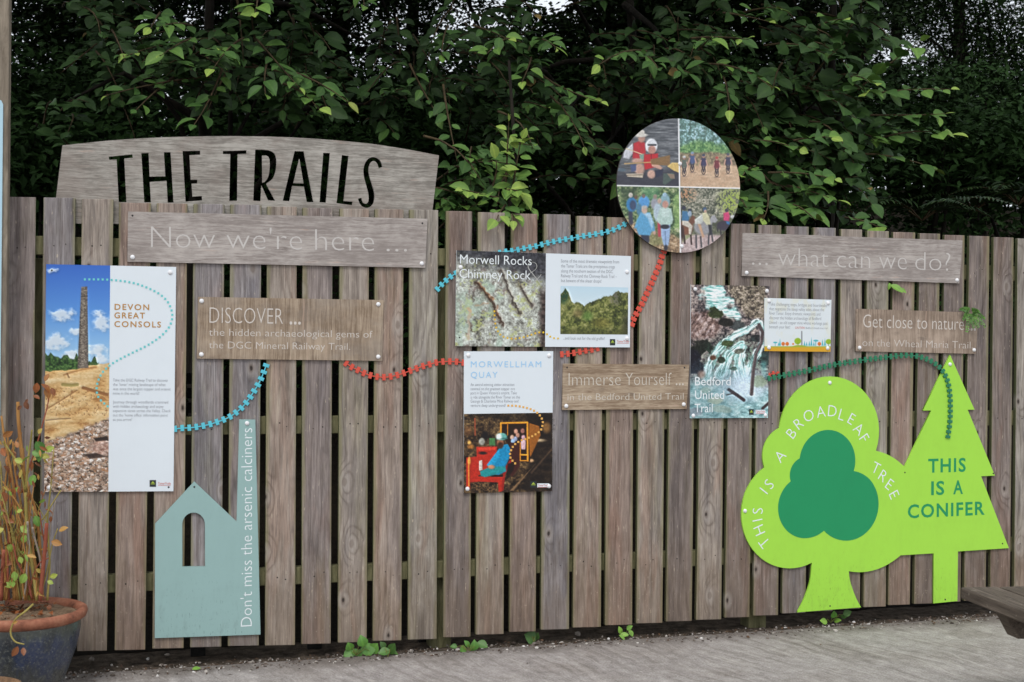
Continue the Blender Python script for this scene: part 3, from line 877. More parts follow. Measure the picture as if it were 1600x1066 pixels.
def print_mesh(name, quad, y, step, fn):
    TL, TR, BR, BL = [np.array(q, float) for q in quad]
    nx = max(8, int(np.linalg.norm(TR - TL) / step)); ny = max(8, int(np.linalg.norm(BL - TL) / step))
    u, v = np.meshgrid(np.linspace(0, 1, nx), np.linspace(0, 1, ny))
    u = u[..., None]; v = v[..., None]
    Q = (TL * (1 - u) + TR * u) * (1 - v) + (BL * (1 - u) + BR * u) * v
    X, Y = Q[..., 0], Q[..., 1]
    C = finish(fn(X, Y)) if fn is not strip_art_ref[0] else fn(X, Y)
    V = PA(X, Y, y).reshape(-1, 3)
    i = np.arange(nx * ny).reshape(ny, nx)
    f = np.stack([i[:-1, :-1], i[1:, :-1], i[1:, 1:], i[:-1, 1:]], -1).reshape(-1)
    return np_mesh(name, V, f, np.full((nx - 1) * (ny - 1), 4), PRINT, lin(np.clip(C, 0, 255)).reshape(-1, 3) * PK, smooth=False)
PANEL = mat_plain('white_laminate', (226, 234, 240), .35, .4, .05, .97)
TEAL = mat_plain('teal_print', (112, 205, 205), .5, .3, .02)
OCHRE = mat_plain('ochre_print', (186, 136, 66), .5, .3, .02)
GREYT = mat_plain('grey_print', (140, 143, 150), .5, .3, .02)
SKYT = mat_plain('pale_blue_print', (160, 206, 240), .5, .3, .02)
YELT = mat_plain('yellow_print', (232, 192, 50), .5, .3, .02)
ORAT = mat_plain('orange_print', (232, 176, 92), .5, .3, .02)
REDT = mat_plain('red_print', (206, 92, 76), .5, .3, .02)
BLKT = mat_plain('black_print', (44, 50, 52), .5, .3, .02)
GOLDT = mat_plain('gold_print', (170, 190, 70), .5, .3, .02)
YP = YB - .0005; YT2 = YB - .0011
def sq(T, x, y, w, h=None):
    h = h or w
    T.quad([(x - w / 2, y - h / 2), (x - w / 2, y + h / 2), (x + w / 2, y + h / 2), (x + w / 2, y - h / 2)])
def dots(pts, r, mat, d, s, parent):
    T = Text(YT2 - .0003)
    for x, y in resample(catmull(pts, 8), d): sq(T, x, y, s)
    return T.build('dotted_trail', mat, parent)
def logo(parent, x0, y0, x1, y1, rx0, ry, rx1, strip=False):
    T = Text(YT2)
    T.quad([(x0, y0), (x0, y1), (x1, y1), (x1, y0)])
    lg = T.build('logo', BLKT, parent)
    T = Text(YT2 - .0003)
    w, h = x1 - x0, y1 - y0
    T.quad([(x0 + w * .22, y0 + h * .48), (x0 + w * .5, y0 + h * .16), (x0 + w * .78, y0 + h * .48)])
    T.quad([(x0 + w * .15, y0 + h * .55), (x0 + w * .15, y0 + h * .62), (x1 - w * .15, y0 + h * .62), (x1 - w * .15, y0 + h * .55)])
    T.build('logo_hill', GOLDT, lg, True)
    if strip:
        T = Text(YT2); T.quad([(rx0 - 1, ry - 4.5), (rx0 - 1, ry + 1.8), (rx1 + 1, ry + 1.8), (rx1 + 1, ry - 4.5)]); T.build('logo_strip', PANEL, parent)
    T = Text(YT2 - .0003)
    T.line('TamarTrails', (rx0, ry), (rx1, ry), 3.2, 0.0)
    T.quad([(rx0, ry + 1.2), (rx0, ry + 1.7), (rx1, ry + 1.7), (rx1, ry + 1.2)])
    T.build('logo_name', REDT, parent, True)
def para(T, x, rows, cap, thin=-.01):
    for s, y, x1, y1 in rows: T.line(s, (x, y), (x1, y1), cap, thin)

# ---- chimney panel
def chimney_photo(X, Y):
    p = Paint(X, Y)
    p.C = p.pal((Y - 413) / 165, [(0, (58, 108, 200)), (.45, (92, 150, 222)), (.8, (150, 196, 236)), (1, (178, 212, 236))])
    for cx, cy, rx, ry in ((98, 492, 20, 11), (160, 505, 18, 14), (88, 535, 22, 13), (150, 548, 16, 10), (113, 555, 15, 9), (155, 490, 12, 5), (82, 423, 9, 4), (120, 518, 14, 6), (160, 562, 14, 8)):
        d = np.hypot((X - cx) / rx, (Y - cy) / ry) + (fbm(X / 7, Y / 5, 3) - .5) * 1.5
        p.put((1 - sst(d, .35, 1.15)) * .85, (226, 234, 240))
    th = 563 - 9 * vn(X / 5, X * 0, 5) - 7 * sst(X, 86, 76) + 10 * sst(X, 126, 134) - 8 * sst(np.abs(X - 119.5), 4, 0) - 14 * sst(np.abs(X - 147), 6, 1)
    tr = sst(Y, th - 1, th + 1.5) * (1 - sst(X, 152, 156))
    p.put(tr, p.pal(fbm(X / 3, Y / 3, 8), [(.25, (24, 44, 22)), (.5, (52, 84, 40)), (.75, (92, 128, 66))]))
    base = np.interp(X, [68, 100, 120, 138, 152, 172], [581, 579, 577, 571, 570, 567]) + 1.5 * (vn(X / 6, X * 0, 2) - .5)
    n = .7 * fbm(X / 26, Y / 9, 12, 4) + .3 * fbm(X / 3, Y / 2, 13, 3)
    sand = p.pal(n, [(.28, (176, 126, 74)), (.42, (208, 166, 108)), (.56, (222, 188, 134)), (.75, (232, 208, 164))])
    p.put(sst(Y, base - .8, base + .8), sand)
    for (pts, w, c) in (([(100, 586), (125, 578), (150, 574)], 3, (176, 124, 72)), ([(98, 601), (112, 602), (121, 601)], 5, (150, 138, 74)), ([(130, 606), (150, 612), (168, 617)], 5, (140, 88, 48)), ([(72, 640), (95, 626), (120, 610)], 1.6, (140, 94, 54)), ([(72, 657), (90, 655), (110, 654)], 1.2, (110, 80, 56)), ([(105, 584), (108, 590)], 2.2, (136, 88, 50))):
        p.put(p.line(pts, w, 1.2) * sst(Y, base, base + 2) * .8, c)
    sp = (fbm(X / 2.2, Y / 2.2, 31) > .66) & (Y > 606) & (Y < 650)
    p.put(sp * .6, (150, 96, 58))
    rl = np.interp(X, [68, 100, 125, 140, 172], [692, 680, 672, 664, 652]) + 6 * (vn(X / 5, Y / 5, 41) - .5)
    v, d = cells(X / 8.5 + fbm(X / 5, Y / 5, 3) * .9, Y / 5.2 + fbm(X / 6, Y / 6, 4) * .9, 7)
    v2, d2 = cells(X / 3.6 + fbm(X / 3, Y / 3, 9), Y / 2.6 + fbm(X / 3, Y / 3, 19), 17)
    vv = v * .6 + v2 * .4
    rock = p.pal(vv, [(.1, (92, 72, 60)), (.25, (190, 172, 156)), (.4, (146, 116, 96)), (.5, (222, 212, 204)), (.62, (184, 134, 96)), (.75, (172, 150, 132)), (.9, (228, 220, 214))])
    rock = rock * (1 - .55 * sst(np.minimum(d, d2 * 1.2), .42, .75))[..., None]
    rm = sst(Y, rl - 3, rl + 3)
    p.put(rm, rock)
    p.put(p.ell(158, 700, 16, 12, .4) * .75, p.pal(fbm(X / 4, Y / 2.5, 51), [(.3, (150, 104, 88)), (.7, (214, 186, 172))]))
    p.put(p.poly([(146, 685), (168, 682), (170, 688), (150, 690)], 1.2) * .9, (40, 32, 30))
    p.put(p.poly([(132, 710), (150, 708), (168, 714), (140, 717)], 1.2) * .8, (48, 36, 32))
    ch = p.poly([(127.0, 448.3), (136.6, 447.8), (138.2, 575), (121.0, 576), (123.6, 520)], .7)
    bn = fbm(X / 2.2, Y / 1.3, 21, 3)
    p.put(ch, p.pal(bn * .75 + .25 * (1 - np.abs((X - 130) / 9)), [(.2, (66, 58, 54)), (.5, (112, 102, 92)), (.8, (164, 154, 138))]))
    p.put(p.poly([(126.6, 462.5), (137, 462), (137.1, 464), (126.6, 464.5)], .5) * .6, (60, 52, 48))
    return p.C
q = [(72.2, 413), (275.3, 417.3), (271, 767.7), (68.8, 768.9)]
r, b = board('chimney_panel', q, YB, .006, PANEL, 'tall white panel picturing a stone chimney against blue sky, leftmost on the fence')
link('picture', print_mesh('picture', [q[0], (172.2, 415.1), (169.2, 768.3), q[3]], YP, .75, chimney_photo), r)
T = Text(YT2)
T.line('DEVON', (179, 484), (233, 484.8), 8.6, .015, 1.25); T.line('GREAT', (178.6, 497.2), (226.4, 497.7), 8.6, .015, 1.25); T.line('CONSOLS', (178.6, 510.8), (251.4, 511.7), 8.6, .015, 1.25)
T.build('title', OCHRE, r)
T = Text(YT2)
para(T, 176.5, [("Take the DGC Railway Trail to discover", 596.2, 262.7, 596.6), ("the 'lunar' mining landscape of what", 603, 258.7, 603.4), ("was once the largest copper and arsenic", 609.9, 266.6, 610.3), ("mine in the world!", 616.7, 217.5, 617)], 4.4)
T.build('small_print', GREYT, r, True); T = Text(YT2)
para(T, 176.5, [("Journey through woodlands crammed", 630.4, 262.7, 630.7), ("with hidden archaeology and enjoy", 637.2, 255.5, 637.5), ("expansive views across the Valley. Check", 644, 266.6, 644.3), ("out the 'home office' information point", 650.9, 262, 651.1), ("as you arrive!", 657.7, 206, 657.8)], 4.4)
T.build('small_print', GREYT, r, True)
z3 = lambda L: [(x / 3.807, 400 + y / 3.807) for x, y in L]
dots(z3([(505, 140), (575, 140), (650, 142), (740, 151), (820, 168), (900, 200), (960, 235), (1003, 282), (1025, 350), (1010, 415), (960, 475), (880, 530), (800, 570), (720, 610), (655, 650), (605, 700), (577, 770), (585, 840), (640, 895)]), 0, TEAL, 6.9, 3.3, r)
logo(r, 233.8, 750.3, 243.8, 760.8, 247, 757, 266.6)
caps(r, [(266, 425.7), (77, 762.4)], YB); screws(r, [(81, 422.6), (263.5, 761.4)], YB)

# ---- rocks panel
def rock_photo(X, Y):
    p = Paint(X, Y)
    x = (X - 680) * 4.845; y = (Y - 370) * 4.845
    n = fbm(X / 22, Y / 22, 60, 5); f = fbm(X / 3.2, Y / 3.2, 66, 4); f2 = fbm(X / 1.6, Y / 1.6, 69, 2)
    t = .45 * n + .35 * f + .2 * f2
    p.C = p.pal(t, [(.28, (92, 90, 84)), (.40, (140, 140, 132)), (.50, (174, 176, 168)), (.60, (202, 208, 200)), (.75, (222, 230, 224))])
    li = sst(fbm(X / 12, Y / 12, 77, 4) + .12 * sst(x, 150, 500) * 0, .52, .62) * sst(f, .4, .6)
    p.put(li * .62, (176, 182, 104))
    p.put(sst(fbm(X / 20, Y / 30, 87, 4), .55, .7) * .5, (166, 190, 172))
    p.put(sst(fbm(X / 9, Y / 9, 91, 4), .66, .76) * .4, (120, 90, 84))
    p.q = p
    p.put(sst(x + 60 * (n - .5), 770, 815) * sst(y, 330, 480) * .9, p.pal(f, [(.3, (44, 34, 32)), (.7, (92, 76, 72))]))
    top = 1 - sst(y + .28 * (480 - x) + 60 * (fbm(X / 8, Y / 8, 95) - .5), 150, 330)
    p.put(top * .93, p.pal(f, [(.3, (38, 38, 44)), (.7, (74, 74, 82))]))
    px = lambda L: [(680 + a / 4.845, 370 + b / 4.845) for a, b in L]
    p.X = X + (fbm(X / 5, Y / 5, 400, 3) - .5) * 7; p.Y = Y + (fbm(X / 5, Y / 5, 405, 3) - .5) * 7
    for L in ([(310, 345), (370, 410), (430, 490), (470, 590), (512, 660)], [(500, 262), (535, 340), (570, 420), (595, 500), (645, 588)], [(640, 375), (680, 440), (740, 522)]):
        p.put(p.line([(a + 3.0, b) for a, b in px(L)], 5, 2.6) * .55, (214, 214, 204)); p.put(p.line([(a - 1, b) for a, b in px(L)], 7.5, 3.6) * .55, (112, 100, 88))
    for L, w, c in (([(310, 345), (370, 410), (430, 490), (470, 590), (512, 660)], 4.6, (66, 42, 30)), ([(500, 262), (535, 340), (570, 420), (595, 500), (645, 588)], 3.4, (58, 48, 44)), ([(640, 375), (680, 440), (740, 522)], 3.0, (62, 48, 46)), ([(295, 415), (285, 490)], 3.4, (96, 86, 80)), ([(265, 640), (275, 720), (300, 722)], 2.6, (84, 60, 56))):
        p.put(p.line(px(L), w * .85, 1.8) * (.5 + .6 * f2), c)
    for L, w, c in (([(262, 560), (258, 660), (250, 770)], 4.5, (196, 174, 156)), ([(300, 525), (400, 505)], 2.5, (186, 150, 120)), ([(330, 700), (430, 650)], 3.5, (190, 190, 180)), ([(325, 340), (440, 480)], 1.6, (170, 110, 66)), ([(470, 520), (480, 600)], 2.2, (150, 96, 64)), ([(240, 540), (265, 560)], 4, (206, 170, 132))):
        p.put(p.line(px(L), w, 1.6) * .7, c)
    p.C = 128 + (p.C - 128) * 1.12
    return p.C
def wood_photo(X, Y):
    p = Paint(X, Y, (216, 232, 240))
    p.C = p.pal((Y - 447) / 60, [(0, (198, 224, 238)), (1, (228, 238, 240))])
    hor = np.interp(X, [875, 879, 883, 888, 893, 897, 905, 913, 921, 932, 944, 956, 961, 966, 970, 975, 982], [462, 457, 450, 456, 470, 474, 472, 478, 473, 469, 464, 462, 457, 455, 457, 458, 457]) + 3 * (fbm(X / 3, X * 0, 5, 3) - .5)
    n = fbm(X / 9, Y / 8, 101, 3); f = fbm(X / 2.4, Y / 2.4, 105, 3)
    c = p.pal(.5 * n + .5 * f, [(.25, (44, 50, 26)), (.42, (86, 94, 46)), (.55, (122, 128, 68)), (.66, (146, 146, 88)), (.8, (180, 178, 128))])
    p.put(sst(Y, hor - .8, hor + 1.2), c)
    p.put(p.ell(881, 462, 7.5, 12, .5) * sst(f, .3, .6) * sst(Y, hor, hor + 1), (40, 74, 52))
    p.put(p.ell(962, 466, 9, 11, .5) * sst(f, .35, .6) * .8 * sst(Y, hor, hor + 1), (110, 106, 100))
    p.put(sst(X + 6 * (n - .5), 966, 980) * sst(Y, 480, 500) * .7, (44, 46, 30))
    p.put(p.ell(904, 490, 8, 6, .6) * .5, (146, 120, 84)); p.put(p.ell(918, 494, 8, 7, .6) * .55, (84, 130, 56)); p.put(p.ell(940, 505, 14, 8, .6) * .5, (132, 122, 56))
    p.put(sst(Y + 5 * n, 512, 524) * .5, (70, 72, 36))
    return p.C
q = [(713.6, 391.3), (985.9, 400.3), (984.2, 543), (711.4, 540.9)]
r, b = board('rock_panel', q, YB - .003, .006, PANEL, 'wide panel with a lichen-covered rock picture beside text and a wooded hill picture')
ysave = (YP, YT2); YP = YB - .0035; YT2 = YB - .0041
link('picture', print_mesh('picture', [q[0], (853, 396), (851.7, 542), q[3]], YP, .8, rock_photo), r)
link('picture', print_mesh('picture', [(876, 447), (981.6, 449.5), (981, 523), (875.5, 522.2)], YP, .7, wood_photo), r)
T = Text(YT2)
T.line('Morwell Rocks', (718.8, 411.9), (830.7, 414.6), 13.8, -.004); T.line('Chimney Rock', (717.8, 434.4), (829, 437), 13.8, -.004)
T.build('title', LW, r)
AMP = mat_plain('grey_ampersand', (176, 176, 172), .5, .3, .02)
Text(YT2 + .0003).line('&', (819, 445), (846, 446), 38, -.036).build('ampersand', AMP, r)
T = Text(YT2)
para(T, 876.7, [("Some of the most dramatic viewpoints from", 410.2, 967.5, 411.8), ("the Tamar Trails are the precipitous crags", 418, 960.7, 419.4), ("along the southern section of the DGC", 425.7, 957.6, 427), ("Railway Trail and the Chimney Rock Trail \u2013", 433.4, 964, 434.6), ("but beware of the sheer drops!", 440.8, 939.6, 441.8)], 5.0)
T.build('small_print', GREYT, r, True); T = Text(YT2)
T.line("...and look out for the old graffiti!", (879.8, 530.6), (944.8, 531.4), 4.6, -.01)
T.build('small_print', GREYT, r, True)
z4 = lambda L: [(680 + x / 4.845, 370 + y / 4.845) for x, y in L]
dots(z4([(448, 565), (450, 612), (456, 660), (467, 700), (490, 738), (530, 763), (600, 772), (660, 763), (720, 745), (770, 728), (815, 724), (850, 740), (885, 765), (930, 770)]), 0, YELT, 6.4, 2.7, r)
logo(r, 953, 530, 961.3, 539.7, 963.8, 535, 983)
caps(r, [(719.8, 417.7), (979.7, 425), (979.7, 529)], YB - .003); screws(r, [(718, 527.5)], YB - .003)
YP, YT2 = ysave

# ---- mine train panel
def train_photo(X, Y):
    p = Paint(X, Y, (40, 30, 24))
    x = (X - 690) * 4.264; y = (Y - 530) * 4.264
    P2 = Paint(x, y)
    n = fbm(X / 8, Y / 6, 120, 5); f = fbm(X / 2.5, Y / 2.5, 125, 3)
    C = P2.pal(.6 * n + .4 * f, [(.28, (20, 15, 12)), (.45, (52, 39, 29)), (.6, (94, 74, 50)), (.75, (140, 114, 76))])
    P2.C = C
    put, poly, ell, line = P2.put, P2.poly, P2.ell, P2.line
    put(poly([(560, 495), (740, 495), (740, 1010), (520, 1010), (600, 800)], 14) * .75, (26, 20, 18))
    put(poly([(150, 495), (740, 495), (740, 540), (420, 545), (300, 520)], 8) * .5, (24, 20, 16))
    put(ell(700, 590, 26, 34, .6) * .8, (150, 108, 60)); put(ell(640, 675, 46, 10, .7) * .9, (200, 176, 140)); put(ell(600, 810, 14, 10, .6), (190, 150, 110))
    put(poly([(600, 860), (625, 830), (480, 1010), (455, 1010)], 4), (118, 92, 66)); put(poly([(740, 720), (745, 730), (600, 900), (590, 890)], 3) * .6, (90, 70, 54))
    put(poly([(585, 560), (650, 580), (660, 640), (600, 770), (570, 815)], 4), (146, 88, 34))
    put(poly([(390, 552), (575, 548), (590, 815), (520, 815), (400, 640)], 3), (40, 26, 20))
    put(line([(395, 630), (395, 560), (572, 556), (574, 810)], 12, 3), (214, 142, 44)); put(line([(440, 562), (440, 640)], 6, 2), (180, 112, 36)); put(line([(520, 770), (574, 772)], 10, 2), (220, 150, 50)); put(line([(525, 690), (524, 810), (574, 810)], 7, 2), (200, 130, 40))
    for cx, cy, c in ((495, 615, (188, 140, 120)), (470, 655, (196, 160, 140)), (507, 640, (176, 130, 112)), (540, 612, (150, 100, 90)), (492, 665, (150, 160, 190)), (545, 655, (190, 150, 160)), (475, 680, (150, 180, 214))):
        put(ell(cx, cy, 13, 16, .4), c)
    put(poly([(528, 670), (560, 672), (558, 735), (532, 735)], 3), (204, 170, 178))
    put(poly([(455, 690), (520, 690), (520, 850), (470, 920), (440, 880)], 4), (62, 30, 26))
    put(ell(290, 640, 22, 26, .4), (28, 24, 24)); put(ell(268, 683, 20, 24, .3), (150, 150, 140)); put(poly([(318, 660), (357, 660), (357, 708), (318, 708)], 3), (70, 120, 72)); put(line([(222, 530), (224, 640)], 9, 3), (150, 74, 48))
    put(ell(185, 690, 12, 12, .6), (226, 170, 90)); put(ell(196, 718, 22, 14, .6) * .7, (190, 120, 50)); put(ell(178, 610, 24, 30, .7) * .5, (150, 100, 60))
    red = (178, 44, 30)
    put(poly([(232, 718), (372, 716), (362, 780), (306, 850), (300, 905), (240, 905)], 3), red); put(poly([(245, 725), (362, 722), (358, 740), (250, 745)], 3), (206, 62, 44))
    put(poly([(165, 790), (240, 782), (245, 915), (412, 918), (402, 1016), (380, 1016), (376, 955), (250, 950), (190, 955), (190, 1000), (165, 1005)], 3), red)
    put(poly([(410, 870), (460, 800), (466, 815), (424, 905), (412, 1010), (400, 1010)], 3), (150, 36, 28))
    put(poly([(250, 812), (270, 806), (272, 872), (250, 876)], 2), (196, 188, 180)); put(line([(180, 800), (182, 980)], 9, 3), (206, 128, 52)); put(ell(184, 812, 10, 26, .4), (216, 150, 66))
    put(poly([(195, 960), (375, 965), (372, 1012), (195, 1008)], 3), P2.pal(f, [(.3, (36, 26, 20)), (.7, (120, 92, 62))]))
    put(ell(275, 760, 26, 10, .5), (36, 30, 30)); put(poly([(330, 905), (410, 905), (408, 918), (332, 918)], 2), (22, 20, 22))
    put(poly([(440, 830), (490, 820), (480, 870), (430, 940)], 4) * .8, (24, 18, 18))
    blue = (26, 132, 178)
    put(poly([(405, 705), (440, 700), (458, 730), (452, 790), (425, 850), (430, 880), (380, 905), (330, 900), (320, 845), (350, 790), (380, 735)], 4), blue)
    put(poly([(300, 840), (345, 780), (380, 735), (392, 770), (356, 830), (330, 856)], 4), (34, 150, 196)); put(poly([(255, 880), (330, 850), (425, 848), (428, 880), (350, 905), (290, 920), (262, 912)], 4), (34, 138, 142))
    put(ell(392, 690, 22, 30, .3), (164, 108, 80)); put(ell(392, 708, 20, 22, .4), (66, 42, 32)); put(ell(332, 852, 22, 14, .4), (196, 132, 98))
    put(ell(402, 650, 34, 24, .25), (96, 164, 156)); put(line([(370, 664), (436, 662)], 7, 3), (60, 120, 116)); put(ell(382, 650, 18, 18, .7), (236, 244, 236))
    P2.C = P2.C * (.86 + .28 * fbm(X / 2.2, Y / 2.2, 310, 3))[..., None]
    P2.C = 90 + (P2.C - 90) * 1.1 + 6
    return P2.C
q = [(725.2, 549.2), (864.4, 548.9), (862.6, 767.4), (724.4, 770.9)]
r, b = board('mine_train_panel', q, YB, .006, PANEL, 'upright panel with pale blue title above a picture of a red mine train')
link('picture', print_mesh('picture', [(725, 647), (863.5, 645), q[2], q[3]], YP, .62, train_photo), r)
T = Text(YT2); T.line('MORWELLHAM', (735.7, 574), (845.7, 573.8), 9.0, 0.0, 1.25); T.line('QUAY', (735.7, 590.4), (777.5, 590.3), 9.0, 0.0, 1.25); T.build('title', SKYT, r)
T = Text(YT2)
para(T, 735.3, [("An award-winning visitor attraction", 603.2, 803.7, 603.1), ("centred on the greatest copper ore", 609.8, 804.4, 609.7), ("port in Queen Victoria's empire. Take", 616.3, 807.3, 616.2), ("a ride alongside the River Tamar on the", 622.9, 812.4, 622.7), ("George & Charlotte Mine Railway and", 629.2, 810, 629), ("venture deep underground!", 635.8, 790, 635.7)], 4.4)
T.build('small_print', GREYT, r, True)
z5 = lambda L: [(690 + x / 4.264, 530 + y / 4.264) for x, y in L]
dots(z5([(445, 443), (495, 445), (545, 453), (595, 467), (638, 491), (667, 528), (674, 562), (660, 607), (617, 640), (570, 662), (520, 680), (480, 710), (457, 757), (461, 795), (490, 828)]), 0, ORAT, 6.0, 3.1, r)
logo(r, 828.5, 752, 838.5, 762, 840.5, 760, 857, True)
caps(r, [(731.7, 555.3), (858, 555.8), (730.3, 764), (857.7, 759.8)], YB)

# ---- waterfall panel
def fall_photo(X, Y):
    P2 = Paint((X - 1060) * 4.4407, (Y - 430) * 4.4407)
    x, y = P2.X, P2.Y
    n = fbm(X / 9, Y / 7, 140, 5); f = fbm(X / 2.6, Y / 2.6, 145, 3); wx = fbm(X / 12, Y / 12, 148, 3) - .5; wy = fbm(X / 12, Y / 12, 149, 3) - .5
    P2.C = P2.pal(.5 * n + .5 * f, [(.26, (34, 34, 40)), (.40, (86, 80, 82)), (.52, (136, 124, 122)), (.66, (178, 166, 158)), (.82, (208, 198, 190))])
    put, poly, ell, line = P2.put, P2.poly, P2.ell, P2.line
    put(poly([(330, 66), (610, 70), (605, 300), (480, 300), (420, 210), (350, 120)], 14) * .55, P2.pal(f, [(.3, (86, 74, 62)), (.55, (140, 132, 104)), (.8, (186, 172, 156))]))
    put(poly([(80, 250), (200, 250), (300, 340), (250, 440), (80, 440)], 18) * .6, P2.pal(fbm(X / 4 + Y / 6, Y / 9 - X / 9, 160, 3), [(.3, (84, 58, 50)), (.5, (150, 120, 110)), (.75, (214, 194, 190))]))
    st = fbm(X / 9, Y / 1.6, 150, 3)
    wat = P2.pal(st, [(.28, (112, 176, 172)), (.45, (176, 218, 214)), (.62, (236, 246, 246))])
    P2.X = x + wx * 130; P2.Y = y + wy * 90
    put(poly([(178, 80), (290, 76), (340, 150), (430, 270), (420, 296), (330, 300), (170, 240)], 22), wat)
    P2.X = x; P2.Y = y
    for cx, cy, rx, ry, c in ((250, 270, 60, 36, (58, 66, 40)), (170, 505, 100, 62, (38, 40, 34)), (410, 345, 70, 30, (76, 80, 80)), (340, 470, 55, 34, (74, 80, 50)), (430, 525, 50, 22, (120, 116, 104)), (330, 330, 60, 30, (42, 40, 36)), (120, 620, 60, 90, (36, 34, 44)), (590, 560, 60, 70, (60, 70, 70)), (545, 440, 40, 28, (54, 56, 58))):
        d = np.hypot((x - cx) / rx, (y - cy) / ry) + wx * 1.4
        put(1 - sst(d, .75, 1.1), np.array(c) * (.7 + .6 * f)[..., None])
    def stream(L, w0, w1, seed):
        """silky water: streaks run along the flow"""
        L = np.array(catmull(L, 6)); best = np.full(x.shape, 1e9); al = np.zeros(x.shape); ac = np.zeros(x.shape); tt = np.zeros(x.shape); acc = 0
        tot = np.hypot(*np.diff(L, axis=0).T).sum()
        for (x0, y0), (x1, y1) in zip(L[:-1], L[1:]):
            ln = math.hypot(x1 - x0, y1 - y0)
            t = np.clip(((x - x0) * (x1 - x0) + (y - y0) * (y1 - y0)) / ln ** 2, 0, 1)
            d = np.hypot(x - x0 - t * (x1 - x0), y - y0 - t * (y1 - y0)); m = d < best
            sgn = np.sign((x - x0) * (y1 - y0) - (y - y0) * (x1 - x0))
            best = np.where(m, d, best); al = np.where(m, acc + t * ln, al); ac = np.where(m, d * sgn, ac); acc += ln
        w = (w0 + (w1 - w0) * al / tot) / 2
        sn = fbm(ac / 7.0 + wx * 3, al / 60.0 + wy, seed, 4)
        m = (1 - sst(best / w + (fbm(x / 40, y / 40, seed + 5, 3) - .5) * .9, .62, 1.05)) * (.55 + .45 * sst(sn, .32, .5))
        put(m, P2.pal(sn, [(.22, (112, 172, 168)), (.38, (152, 210, 206)), (.55, (206, 234, 236)), (.75, (242, 250, 252))]))
    put(ell(380, 600, 190, 150, .6) * .55 * sst(f, .35, .6), (74, 132, 112))
    stream([(545, 325), (480, 380), (400, 415), (330, 470)], 50, 60, 170)
    stream([(330, 460), (270, 540), (225, 620), (205, 700)], 60, 90, 175)
    stream([(440, 480), (360, 540), (330, 620), (300, 690)], 50, 110, 180)
    stream([(450, 500), (425, 580), (430, 660), (455, 790)], 60, 120, 185)
    stream([(570, 330), (590, 420), (560, 520), (505, 640), (480, 790)], 44, 90, 190)
    for cx, cy, rx, ry, c in ((430, 525, 50, 24, (104, 104, 92)), (300, 590, 34, 22, (46, 56, 40)), (385, 650, 40, 18, (52, 74, 56)), (240, 575, 26, 20, (84, 62, 50)), (345, 470, 46, 24, (70, 80, 44))):
        d = np.hypot((x - cx) / rx, (y - cy) / ry) + wx * 1.2
        put((1 - sst(d, .7, 1.05)) * .9, np.array(c) * (.65 + .7 * f)[..., None])
    put(P2.line([(590, 620), (600, 700)], 40, 16) * .5, (120, 190, 190))
    pool = P2.pal(fbm(X / 10, Y / 6, 180, 4), [(.25, (110, 148, 152)), (.5, (160, 196, 198)), (.75, (206, 224, 224))])
    put(sst(y + wy * 90 + .12 * (300 - x), 690, 800), pool)
    put(ell(450, 760, 150, 90, .8) * .75, (196, 216, 236))
    put(ell(440, 790, 110, 70, .8) * .8, (214, 228, 240))
    for cx, cy, rx, ry, c in ((250, 870, 60, 26, (196, 200, 172)), (560, 740, 70, 40, (150, 166, 140)), (300, 930, 70, 26, (180, 194, 178)), (190, 800, 50, 24, (170, 190, 176)), (120, 950, 50, 34, (150, 150, 160))):
        put((1 - sst(np.hypot((x - cx) / rx, (y - cy) / ry) + wx, .7, 1.1)) * .75, c)
    put(line([(560, 345), (585, 400), (575, 470), (540, 540), (520, 660), (508, 826)], 24, 5), (92, 80, 82)); put(line([(566, 400), (570, 470), (532, 550), (512, 660), (498, 820)], 7, 4) * .8, (150, 138, 138))
    put(line([(350, 795), (410, 835), (455, 868)], 22, 5), (70, 54, 58)); put(line([(335, 832), (375, 822)], 8, 3), (80, 62, 64)); put(line([(585, 925), (625, 890)], 20, 5), (70, 56, 56))
    put(ell(160, 690, 26, 26, .6) * .8, (176, 130, 110)); put(ell(240, 570, 22, 18, .6) * .7, (120, 76, 56))
    put(sst(y, 560, 700) * (1 - sst(x, 330, 460)) * .30, (80, 110, 120))
    P2.C = 122 + (P2.C - 122) * 1.15 + ((fbm(X / 1.7, Y / 1.7, 420, 3) - .5) * 46)[..., None]
    return P2.C
q = [(1079.8, 444.9), (1202.3, 447.3), (1200, 653), (1078, 653.6)]
r, b = board('waterfall_panel', q, YB - .001, .006, PANEL, 'upright picture panel of a rocky waterfall with a white three-line title')
ysave = (YP, YT2); YP = YB - .0015; YT2 = YB - .0021
link('picture', print_mesh('picture', q, YP, .62, fall_photo), r)
T = Text(YT2)
T.line('Bedford', (1085.9, 602.3), (1141.7, 602.4), 13, .0); T.line('United', (1085.9, 623.7), (1131.6, 623.5), 13, .0); T.line('Trail', (1085.2, 644.5), (1113.4, 644.3), 13, .0)
T.build('title', LW, r)
logo(r, 1170.3, 639.4, 1177.8, 648.4, 1181.5, 645, 1195, True)
caps(r, [(1086.3, 452), (1198.3, 454.8), (1083.2, 649.6), (1196, 649)], YB - .001)
YP, YT2 = ysave

